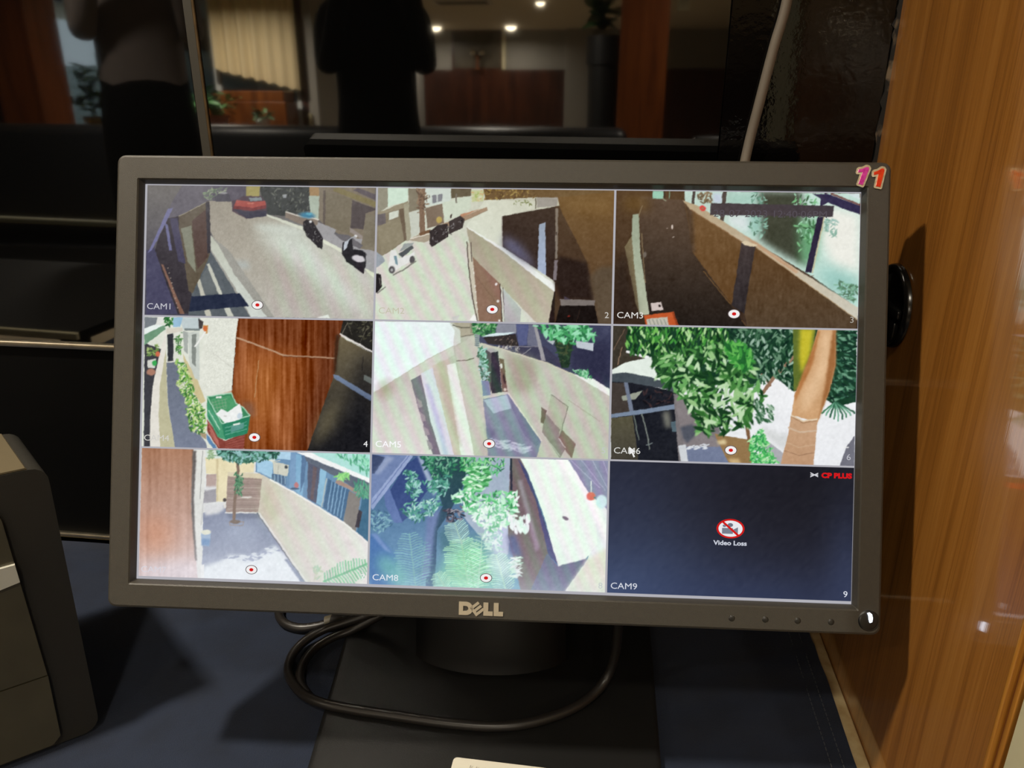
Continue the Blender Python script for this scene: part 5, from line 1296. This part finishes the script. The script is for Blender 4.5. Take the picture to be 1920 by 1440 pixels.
def dev_top():
    bm = bmesh.new()
    v = [bm.verts.new(p) for p in ((-.149, .001, .2283), (-.007, .001, .2283), (-.021, .138, .2058), (-.149, .138, .2058), (-.149, .001, .2295), (-.008, .001, .2295), (-.022, .138, .2070), (-.149, .138, .2070))]
    for f in ((0,3,2,1),(4,5,6,7),(0,1,5,4),(1,2,6,5),(2,3,7,6),(3,0,4,7)): bm.faces.new([v[k] for k in f])
    return bm
mesh_obj('lit_top_sheet', dev_top(), M_DEVICELIT, dev)  # thin sheet over the body top that carries its painted light

# ================================================================ card on the stand base
crd = empty('paper_card', (-.0545, .397, .0103), math.radians(-1)); tag(crd, 'small white card with faint pencil marks lying on the monitor base', 'card')
def card():
    pts = rrect(.043, .027, .003, 4)
    bm = bmesh.new(); f = [bm.verts.new((x, y, .0006)) for x, y in pts]; k = [bm.verts.new((x, y, 0)) for x, y in pts]
    bm.faces.new(f); bm.faces.new(k[::-1])
    for i in range(len(pts)): bm.faces.new((f[i-1], k[i-1], k[i], f[i]))
    bmesh.ops.recalc_face_normals(bm, faces=bm.faces)
    return bm
mesh_obj('sheet', card(), M_CARD, crd)
def scribble():
    bm = bmesh.new(); rng = random.Random(8)
    for i in range(13):
        x = -.030+i*.0046; y = .0205+rng.uniform(-.001, .001)-(.001 if i > 3 else 0)
        if i in (3, 8): continue
        tube(bm, [(x, y-.002, .0007), (x+.0006, y+.0016*rng.random(), .0007), (x+.0012, y-.0014, .0007), (x+.0022, y+.0008, .0007)], .00012, 4, 3)
    return bm
mesh_obj('pencil_marks', scribble(), M_INK, crd)
# ================================================================ the room behind the camera, seen mirrored in the black glass
M_LEATHER = mat('black_leather', (26, 28, 32), rough=.42, bump=.3, bscale=120)
M_LAMPRIM = mat('lamp_rim', (210, 208, 200), rough=.35)
M_LAMPDISC = mat('lamp_disc', (255, 255, 255), emit=(255, 236, 200), estr=26)

def downlight(x, y, power, label, spread=2.9, r=.055, col=(1, .91, .76), z=CEIL, group='ceiling downlights'):
    e = empty('ceiling_downlight', (x, y, z)); tag(e, label, 'lamp', group)
    bm = bmesh.new(); lathe(bm, [(r, 0.0), (r+.012, 0.0), (r+.012, -.006), (r, -.010)][::-1] , 24)
    mesh_obj('rim', bm, M_LAMPRIM, e, True)
    bm = bmesh.new(); lathe(bm, [(r*.94*math.cos(a), -.0105-r*.62*math.sin(a)) for a in np.linspace(0, 1.5, 7)], 24)
    mesh_obj('diffuser', bm, M_LAMPDISC, e, True)
    area_lamp('light', (0, 0, -.014-r*.64), r*1.8, power, col, spread, e)
    return e

# lamps over and in front of the desk
downlight(-.70, .13, 16.0, 'round ceiling downlight above the desk by the device', 2.4)
downlight(-.05, -.50, 5.5, 'added unseen fill lamp above the front edge of the desk', 2.6)  # added fill lamp, softens the monitor's shadow on the wood
downlight(-2.6, -2.6, 60, 'round ceiling downlight over the two standing people')
downlight(-.9, -3.9, 60, 'round ceiling downlight above the black sofa')
downlight(.75, -2.9, 40, 'round ceiling downlight near the teak pillar')
downlight(-3.75, -5.9, 140, 'added unseen lamp brightening the curtain from the front')  # added lamp, stands in for daylight on the curtain
downlight(-1.62, -11.0, 46, 'round ceiling downlight by the framed picture on the far wall', r=.09)
downlight(-2.75, -11.0, 46, 'round ceiling downlight at the corner of the far wall', r=.09)
downlight(-.9, -8.0, 60, 'round ceiling downlight in the middle of the hall')

downlight(-1.95, -.95, 16, 'added unseen lamp brightening the front of the person in grey', 2.3)  # added lamp, there to lift the grey shirt out of the dark
# ceiling grille
vt = empty('ceiling_vent', (-1.75, -7.9, CEIL)); tag(vt, 'slatted air vent in the ceiling of the hall', 'vent')
mesh_obj('frame', nbox((-.32, -.16, -.012), (.32, .16, 0), .003, 1), M_LAMPRIM, vt)
for k in range(7): mesh_obj('slat', nbox((-.28, -.13+k*.04, -.018), (.28, -.115+k*.04, -.0125)), mat('vent_slat', (110, 104, 92)) if k == 0 else bpy.data.materials['vent_slat'], vt)

# sofa along the hall
sf = empty('sofa', (-2.0, -3.35, FLOOR)); tag(sf, 'long black leather sofa with a high rounded back', 'sofa')
for x0, x1 in ((-2.4, -.98), (-.97, .45), (.46, 2.06)):
    mesh_obj('back_cushion', nbox((x0, -.02, .40), (x1, .20, .985), .06, 4), M_LEATHER, sf, True)
    mesh_obj('seat_cushion', nbox((x0, -.62, .26), (x1, -.03, .44), .04, 3), M_LEATHER, sf, True)
mesh_obj('frame', nbox((-2.4, -.62, .06), (2.06, .20, .25), .01, 1), M_LEATHER, sf)
for x in (-2.3, -.2, 1.95):
    for y in (-.55, .12): mesh_obj('leg', nbox((x, y, 0), (x+.05, y+.05, .06)), M_STANDG, sf)

# picture on the far wall; the added ornament stands for two reflected lights
pf = empty('framed_picture', (-2.25, -11.69, 1.15)); tag(pf, 'dim framed picture on the far wall between the downlights', 'picture')
mesh_obj('canvas', nbox((-.38, 0, -.26), (.38, .01, .27)), mat('picture_canvas', (78, 70, 56), rough=.5, var=.4, vscale=4), pf)
for a, b in (((-.40, 0, -.28), (.40, .03, -.25)), ((-.40, 0, .26), (.40, .03, .29)), ((-.40, 0, -.25), (-.37, .03, .26)), ((.37, 0, -.25), (.40, .03, .26))):
    mesh_obj('frame_bar', nbox(a, b), M_WAINSCOT, pf)
ob = empty('glint_ornament', (-2.23, -11.60, .875)); tag(ob, 'added ornament with two shiny knobs standing for reflected lights on the picture', 'ornament')
mesh_obj('stem', lathe(bmesh.new(), [(.05, 0), (.03, .02), (.02, .12), (.03, .2)], 14), M_WOODDK, ob, True)
for s in (-.07, .07): mesh_obj('knob', lathe(bmesh.new(), [(.01, .19), (.05, .21), (.06, .24), (.04, .28), (.008, .29)], 14, (s, 0, 0)), mat('knob_silver', (230, 226, 216), rough=.15, metal=1) if s < 0 else bpy.data.materials['knob_silver'], ob, True)

# curtain
M_CURTAIN = mat('beige_curtain', (206, 188, 148), rough=.85, var=.08, vscale=6, stretch=(6, 1, .3))
def curtain():
    bm = bmesh.new(); n = 120; A = []; B = []
    for i in range(n+1):
        t = i/n; x = -4.16+.90*t; y = .020*math.sin(t*math.pi*13)+.012*math.sin(t*37)
        A.append(bm.verts.new((x, -6.78+y, 1.42))); B.append(bm.verts.new((x*1.0, -6.78+y*1.4, .735-.21*t+.01*math.sin(t*47))))
    for i in range(n): bm.faces.new((A[i], A[i+1], B[i+1], B[i]))
    return bm
cu = empty('curtain', (-3.7, -6.78, 1.42)); tag(cu, 'beige pleated curtain with a slanting lower edge at the window', 'curtain')
part('drape', curtain(), M_CURTAIN, cu, True)
part('rod', tube(bmesh.new(), [(-6.1, -6.78, 1.43), (-3.28, -6.78, 1.43)], .012, 10, 1), M_ALU, cu, True)

# plants
M_LEAFS = [mat('leaf_deep', (36, 74, 40), rough=.45), mat('leaf_mid', (66, 112, 62), rough=.45), mat('leaf_pale', (128, 152, 84), rough=.5)]
def leaf_mesh(l, w):
    bm = bmesh.new(); n = 6; L = []; Rr = []; C = []
    for i in range(n+1):
        t = i/n; ww = w*math.sin(math.pi*min(1, .06+t*.94))**.8; z = -.25*l*t*t
        L.append(bm.verts.new((-ww, t*l, z+.12*ww))); C.append(bm.verts.new((0, t*l, z))); Rr.append(bm.verts.new((ww, t*l, z+.12*ww)))
    for i in range(n):
        bm.faces.new((L[i], C[i], C[i+1], L[i+1])); bm.faces.new((C[i], Rr[i], Rr[i+1], C[i+1]))
    me = bpy.data.meshes.new('leaf'); bm.to_mesh(me); bm.free(); return me
def plant(name, label, loc, h, n, leaf, pot, seed, spread=.5, mats=(0, 1, 2), group=None, pot_r=.12, pot_h=.2):
    e = empty(name, loc); tag(e, label, 'plant', group); rng = random.Random(seed)
    mesh_obj('pot', lathe(bmesh.new(), [(pot_r*.75, 0), (pot_r, pot_h), (pot_r*1.08, pot_h), (pot_r*1.08, pot_h*.88), (pot_r*.9, pot_h*.9)], 18), pot, e, True)
    bm = bmesh.new()
    for k in range(4): tube(bm, [(0, 0, pot_h*.8), (rng.uniform(-.04, .04), rng.uniform(-.04, .04), h*.5), (rng.uniform(-.1, .1), rng.uniform(-.08, .08), h*.85)], .008, 6, 4)
    mesh_obj('stem', bm, M_LEAFS[0], e, True)
    ms = []
    for k in mats:
        me = leaf_mesh(*leaf); me.materials.append(M_LEAFS[k]); ms.append(me)
    for i in range(n):
        o = bpy.data.objects.new('leaf', ms[rng.randrange(len(ms))]); COL.objects.link(o); o.parent = e
        a = rng.uniform(0, 6.28); z = pot_h+(h-pot_h)*rng.uniform(.1, 1)
        o.location = (spread*.35*rng.uniform(-1, 1), spread*.25*rng.uniform(-1, 1), z); o.rotation_euler = (rng.uniform(-.3, .9), rng.uniform(-.4, .4), a)
        s = rng.uniform(.7, 1.2); o.scale = (s, s, s)
    return e
M_YPOT = mat('ochre_pot', (196, 140, 62), rough=.5); M_TERRA = mat('terracotta_pot', (140, 74, 44), rough=.7); M_BLKPOT = mat('black_planter', (14, 14, 15), rough=.5); M_WHPOT = mat('white_pot', (226, 224, 220), rough=.4, col2=(206, 120, 80), vscale=9)
plant('potted_plant', 'leafy plant in an ochre pot outside the window by the teak pillar', (-6.0, -7.35, .05), .72, 60, (.20, .045), M_YPOT, 3, .7, group='plants at the window')
plant('potted_plant', 'pale low plant in a terracotta pot outside the window', (-5.72, -8.15, .05), .42, 50, (.20, .04), M_TERRA, 5, .6, (1, 2, 2), group='plants at the window')
plant('potted_plant', 'dark leafy plant below the curtain beside the brown box', (-3.85, -6.08, .10), .40, 50, (.16, .035), M_TERRA, 7, .6, (0, 1, 1), group='plants at the window')
plant('potted_plant', 'small plant in a white and orange pot below the curtain', (-3.38, -6.08, .10), .26, 16, (.10, .02), M_WHPOT, 9, .2, (0, 1), group='plants at the window', pot_r=.07, pot_h=.17)
bx = empty('storage_chest', (-3.72, -6.62, FLOOR)); tag(bx, 'brown wooden chest under the curtain at the window', 'chest')
mesh_obj('body', nbox((-.50, -.16, 0), (.42, .14, 1.10), .01, 1), M_WOODDK, bx); mesh_obj('lid', nbox((-.36, -.15, 1.10), (.40, .13, 1.20), .008, 1), M_WOODDK, bx)
ps = empty('plant_stand', (-3.62, -6.08, FLOOR)); tag(ps, 'narrow dark stand under the two plants below the curtain', 'stand')
mesh_obj('top', nbox((-.45, -.14, .75), (.36, .14, .78), .004, 1), M_WAINSCOT, ps)
for x in (-.43, .30): mesh_obj('support', nbox((x, -.12, 0), (x+.04, .12, .75)), M_WAINSCOT, ps)
st = empty('window_bench', (-4.9, -6.42, FLOOR)); tag(st, 'long dark bench below the window beside the chest', 'bench')
mesh_obj('top', nbox((-1.3, -.2, .70), (.60, .25, .76), .006, 1), M_WAINSCOT, st)
for x in (-1.25, -.3, .5): mesh_obj('support', nbox((x, -.18, 0), (x+.06, .22, .70)), M_WAINSCOT, st)
ow = empty('garden_wall', (-5.3, -9.4, FLOOR)); tag(ow, 'pale garden wall with a brown box seen through the window', 'wall')
M_PALE = mat('pale_render', (186, 198, 196), rough=.8)
mesh_obj('wall_face', nbox((-2.6, -.1, 0), (1.9, 0, 1.55)), M_PALE, ow); mesh_obj('brown_box', nbox((-1.5, 0, 1.72), (.3, .3, 2.10)), mat('brown_render', (120, 92, 60), rough=.8), ow); mesh_obj('ledge', nbox((-1.6, 0, 1.40), (.4, .5, 1.70)), M_PALE, ow)
mesh_obj('hedge_bank', nbox((-2.6, .1, 0), (1.9, .6, .70), .05, 2), M_LEAFS[0], ow)
fg = empty('planter_ledge', (-5.3, -7.7, FLOOR)); tag(fg, 'low stone ledge outside the window under the potted plants', 'ledge')
mesh_obj('block', nbox((-1.2, -.7, 0), (.2, .6, .70), .01, 1), M_PALE, fg)
mesh_obj('coping', nbox((-1.22, -.72, .70), (.22, .62, .73), .006, 1), M_CREAM, fg)
plant('tall_planter_plant', 'broad leaved plant in a tall black planter beside the teak pillar', (-.10, -4.62, FLOOR), 1.74, 22, (.17, .055), M_BLKPOT, 13, .25, (0, 0), pot_r=.13, pot_h=1.55)
tag(struct('trim_1', nbox((.38, -4.70, 1.03), (.46, -4.64, 1.20)), M_CREAM), 'small cream block')
tag(struct('trim_2', nbox((-3.22, -6.9, -.1), (-3.195, -6.86, .30)), M_CREAM), 'thin pale strip')

# low pieces mirrored at the left of the monitor
tb = empty('side_table', (-1.50, -.33, FLOOR), math.radians(5)); tag(tb, 'low dark side table with a pale front edge beside the desk', 'table')
mesh_obj('tabletop', nbox((-.6, -.3, .684), (.48, .292, .704), .001, 1), M_BLACKBOARD, tb)
mesh_obj('edge_strip', nbox((-.6, .292, .688), (.48, .30, .703), .002, 1), M_CREAM, tb)
for x in (-.55, .40):
    for y in (-.26, .22): mesh_obj('leg', nbox((x, y, 0), (x+.04, y+.04, .684)), M_BLACKBOARD, tb)
bn = empty('guard_rail', (-1.9, -.88, FLOOR), math.radians(6)); tag(bn, 'low olive guard rail on posts behind the side table', 'rail')
mesh_obj('rail', nbox((-.9, -.015, .772), (.62, .012, .788), .003, 1), mat('olive_edge', (130, 128, 104), rough=.6), bn)
for x in (-.85, .5): mesh_obj('post', nbox((x, -.014, 0), (x+.03, .010, .772)), M_BLACKBOARD, bn)
ch = empty('office_chair', (.55, -2.3, FLOOR)); tag(ch, 'black chair with a rounded back near the teak pillar', 'chair')
mesh_obj('backrest', nbox((-.22, -.04, .52), (.22, .03, .985), .03, 4), M_LEATHER, ch, True)
mesh_obj('seat', nbox((-.23, 0, .42), (.23, .46, .50), .03, 3), M_LEATHER, ch, True)
for x in (-.2, .17):
    for y in (.02, .40): mesh_obj('leg', nbox((x, y, 0), (x+.03, y+.03, .42)), M_STANDG, ch)

# ================================================================ two people standing behind the camera
def person(label, loc, rz, H, top, bottom, hem, hold, seed):
    k = H/1.75
    J = {}; E = []
    def v(n, x, y, z, r): J[n] = ((x*k, y*k, z*k), r if isinstance(r, tuple) else (r, r))
    v('pelvis', 0, 0, .95, (.155, .105)); v('waist', 0, .005, 1.10, (.150, .105)); v('chest', 0, .005, 1.29, (.165, .115)); v('collar', 0, -.005, 1.425, (.125, .085))
    v('neck', 0, .005, 1.50, .055); v('jaw', 0, .022, 1.575, (.062, .070)); v('brow', 0, .018, 1.655, (.074, .088)); v('crown', 0, .005, 1.725, (.055, .065))
    E += [('pelvis', 'waist'), ('waist', 'chest'), ('chest', 'collar'), ('collar', 'neck'), ('neck', 'jaw'), ('jaw', 'brow'), ('brow', 'crown')]
    for s, n in ((-1, 'l'), (1, 'r')):
        v('sh'+n, s*(.165 if hold else .175), -.01, 1.415, .060); v('el'+n, s*(.172 if hold else .225), (.02 if not hold else .07), 1.15 if not hold else 1.22, .046)
        if hold: v('wr'+n, s*.12, .21, 1.46, .030); v('pa'+n, s*.085, .235, 1.535, (.030, .022)); fd = (-s*.5, .2, .85)
        else: v('wr'+n, s*.235, .07, .91, .030); v('pa'+n, s*.235, .09, .83, (.034, .020)); fd = (0, .12, -1)
        E += [('collar', 'sh'+n), ('sh'+n, 'el'+n), ('el'+n, 'wr'+n), ('wr'+n, 'pa'+n)]
        px, py, pz = J['pa'+n][0]; px, py, pz = px/k, py/k, pz/k
        d = Vector(fd).normalized(); side = d.cross(Vector((s, 0, 0)) if not hold else Vector((0, 0, 1))).normalized()
        for q, (off, ln) in enumerate(((-.027, .070), (-.009, .082), (.009, .078), (.026, .060))):
            b = Vector((px, py, pz))+side*off+d*.035; m2 = b+d*ln*.5+Vector((-s*.004, .004, 0)); t = b+d*ln+Vector((-s*.014, .010, 0))
            v('f%s%da' % (n, q), *b, .0095); v('f%s%db' % (n, q), *m2, .0088); v('f%s%dc' % (n, q), *t, .0075)
            E += [('pa'+n, 'f%s%da' % (n, q)), ('f%s%da' % (n, q), 'f%s%db' % (n, q)), ('f%s%db' % (n, q), 'f%s%dc' % (n, q))]
        b = Vector((px, py, pz))-side*.030-d*.01; t = b-side*.022+d*.034; v('t%sa' % n, *b, .011); v('t%sb' % n, *t, .009); E += [('pa'+n, 't%sa' % n), ('t%sa' % n, 't%sb' % n)]
        v('hi'+n, s*.085, 0, .86, .098); v('kn'+n, s*.10, .015, .48, .062); v('an'+n, s*.10, -.015, .09, .042); v('ba'+n, s*.105, .08, .04, .040); v('to'+n, s*.11, .16, .032, .032)
        E += [('pelvis', 'hi'+n), ('hi'+n, 'kn'+n), ('kn'+n, 'an'+n), ('an'+n, 'ba'+n), ('ba'+n, 'to'+n)]
    names = list(J); me = bpy.data.meshes.new('person_skeleton')
    me.from_pydata([J[n][0] for n in names], [(names.index(a), names.index(b)) for a, b in E], [])
    o = bpy.data.objects.new('person_tmp', me); COL.objects.link(o)
    md = o.modifiers.new('skin', 'SKIN'); md.use_smooth_shade = True
    sv = me.skin_vertices[0].data
    for i, n in enumerate(names): sv[i].radius = (J[n][1][0]*k, J[n][1][1]*k)
    sv[names.index('pelvis')].use_root = True
    o.modifiers.new('sub', 'SUBSURF').render_levels = 2; o.modifiers['sub'].levels = 2
    bpy.context.view_layer.update()
    bme = bpy.data.meshes.new_from_object(o.evaluated_get(bpy.context.evaluated_depsgraph_get()))
    bpy.data.objects.remove(o)
    skin = bpy.data.materials.get('skin_tone') or mat('skin_tone', (150, 104, 78), rough=.5)
    hair = bpy.data.materials.get('dark_hair') or mat('dark_hair', (16, 13, 12), rough=.5)
    shoe = bpy.data.materials.get('dark_shoe') or mat('dark_shoe', (14, 12, 11), rough=.4)
    bme.materials.clear()
    for m in (skin, top, bottom, shoe): bme.materials.append(m)
    idx = []
    wz = [J['wrl'][0], J['wrr'][0]]
    for p in bme.polygons:
        c = p.center; z = c.z/k
        handy = min((c-Vector(J['pal'][0])).length, (c-Vector(J['par'][0])).length) < .115*k and min((c-Vector(w)).length for w in wz) > .012*k and abs(c.x) > (.0 if hold else .19*k)
        if handy and (z > 1.475 if hold else z < .90): i = 0
        elif z > 1.475 and abs(c.x) < .12*k and c.y < .13*k: i = 0
        elif z > hem: i = 1
        elif z > .075: i = 2 if abs(c.x) < .2*k or z < .75 else 1
        else: i = 3
        idx.append(i)
    bme.polygons.foreach_set('material_index', idx); bme.polygons.foreach_set('use_smooth', [True]*len(idx))
    e = empty('person', loc, rz); tag(e, label, 'person', 'people standing in the hall')
    b = bpy.data.objects.new('body', bme); COL.objects.link(b); b.parent = e
    # hair cap, eyes, nose, ears, mouth
    bm = bmesh.new(); bmesh.ops.create_uvsphere(bm, u_segments=18, v_segments=12, radius=1)
    for q in list(bm.verts):
        q.co = Vector((q.co.x*.088, q.co.y*.104-.010, q.co.z*.092+1.672))*k
    bmesh.ops.delete(bm, geom=[q for q in bm.verts if q.co.z < (1.66+.5*max(0, q.co.y))*k and q.co.y > -.03*k or q.co.z < 1.59*k], context='VERTS')
    mesh_obj('hair', bm, hair, e, True)
    for s in (-1, 1):
        bm = bmesh.new(); bmesh.ops.create_uvsphere(bm, u_segments=10, v_segments=8, radius=.012*k, matrix=Matrix.Translation((s*.031*k, .098*k, 1.632*k))); mesh_obj('eye', bm, hair, e, True)
        bm = bmesh.new(); bmesh.ops.create_uvsphere(bm, u_segments=10, v_segments=8, radius=1, matrix=Matrix.Translation((s*.082*k, .0, 1.62*k)) @ Matrix.Diagonal((.012*k, .02*k, .033*k, 1))); mesh_obj('ear', bm, skin, e, True)
    mesh_obj('nose', tube(bmesh.new(), [(0, .100*k, 1.632*k), (0, .112*k, 1.604*k), (0, .100*k, 1.592*k)], .011*k, 8, 3), skin, e, True)
    mesh_obj('mouth', tube(bmesh.new(), [(-.022*k, .086*k, 1.566*k), (0, .092*k, 1.565*k), (.022*k, .086*k, 1.566*k)], .006*k, 8, 3), mat('lips', (120, 66, 58)) if 'lips' not in bpy.data.materials else bpy.data.materials['lips'], e, True)
    return e
M_BLKTOP = mat('black_shirt', (9, 9, 9), rough=.9, spec=.15); M_BLKTRO = mat('black_trousers', (8, 8, 9), rough=.9, spec=.15); M_GRYTOP = mat('grey_shirt', (120, 110, 106), rough=.9, var=.1, vscale=8)
person('person in black shirt and trousers with both hands raised before the face', (-.885, -1.60, FLOOR), -.35, 1.76, M_BLKTOP, M_BLKTRO, .98, True, 1)
person('person in grey shirt and black trousers with both hands raised before the face', (-1.86, -1.70, FLOOR), -.6, 1.93, M_GRYTOP, M_BLKTRO, 1.105, True, 2)
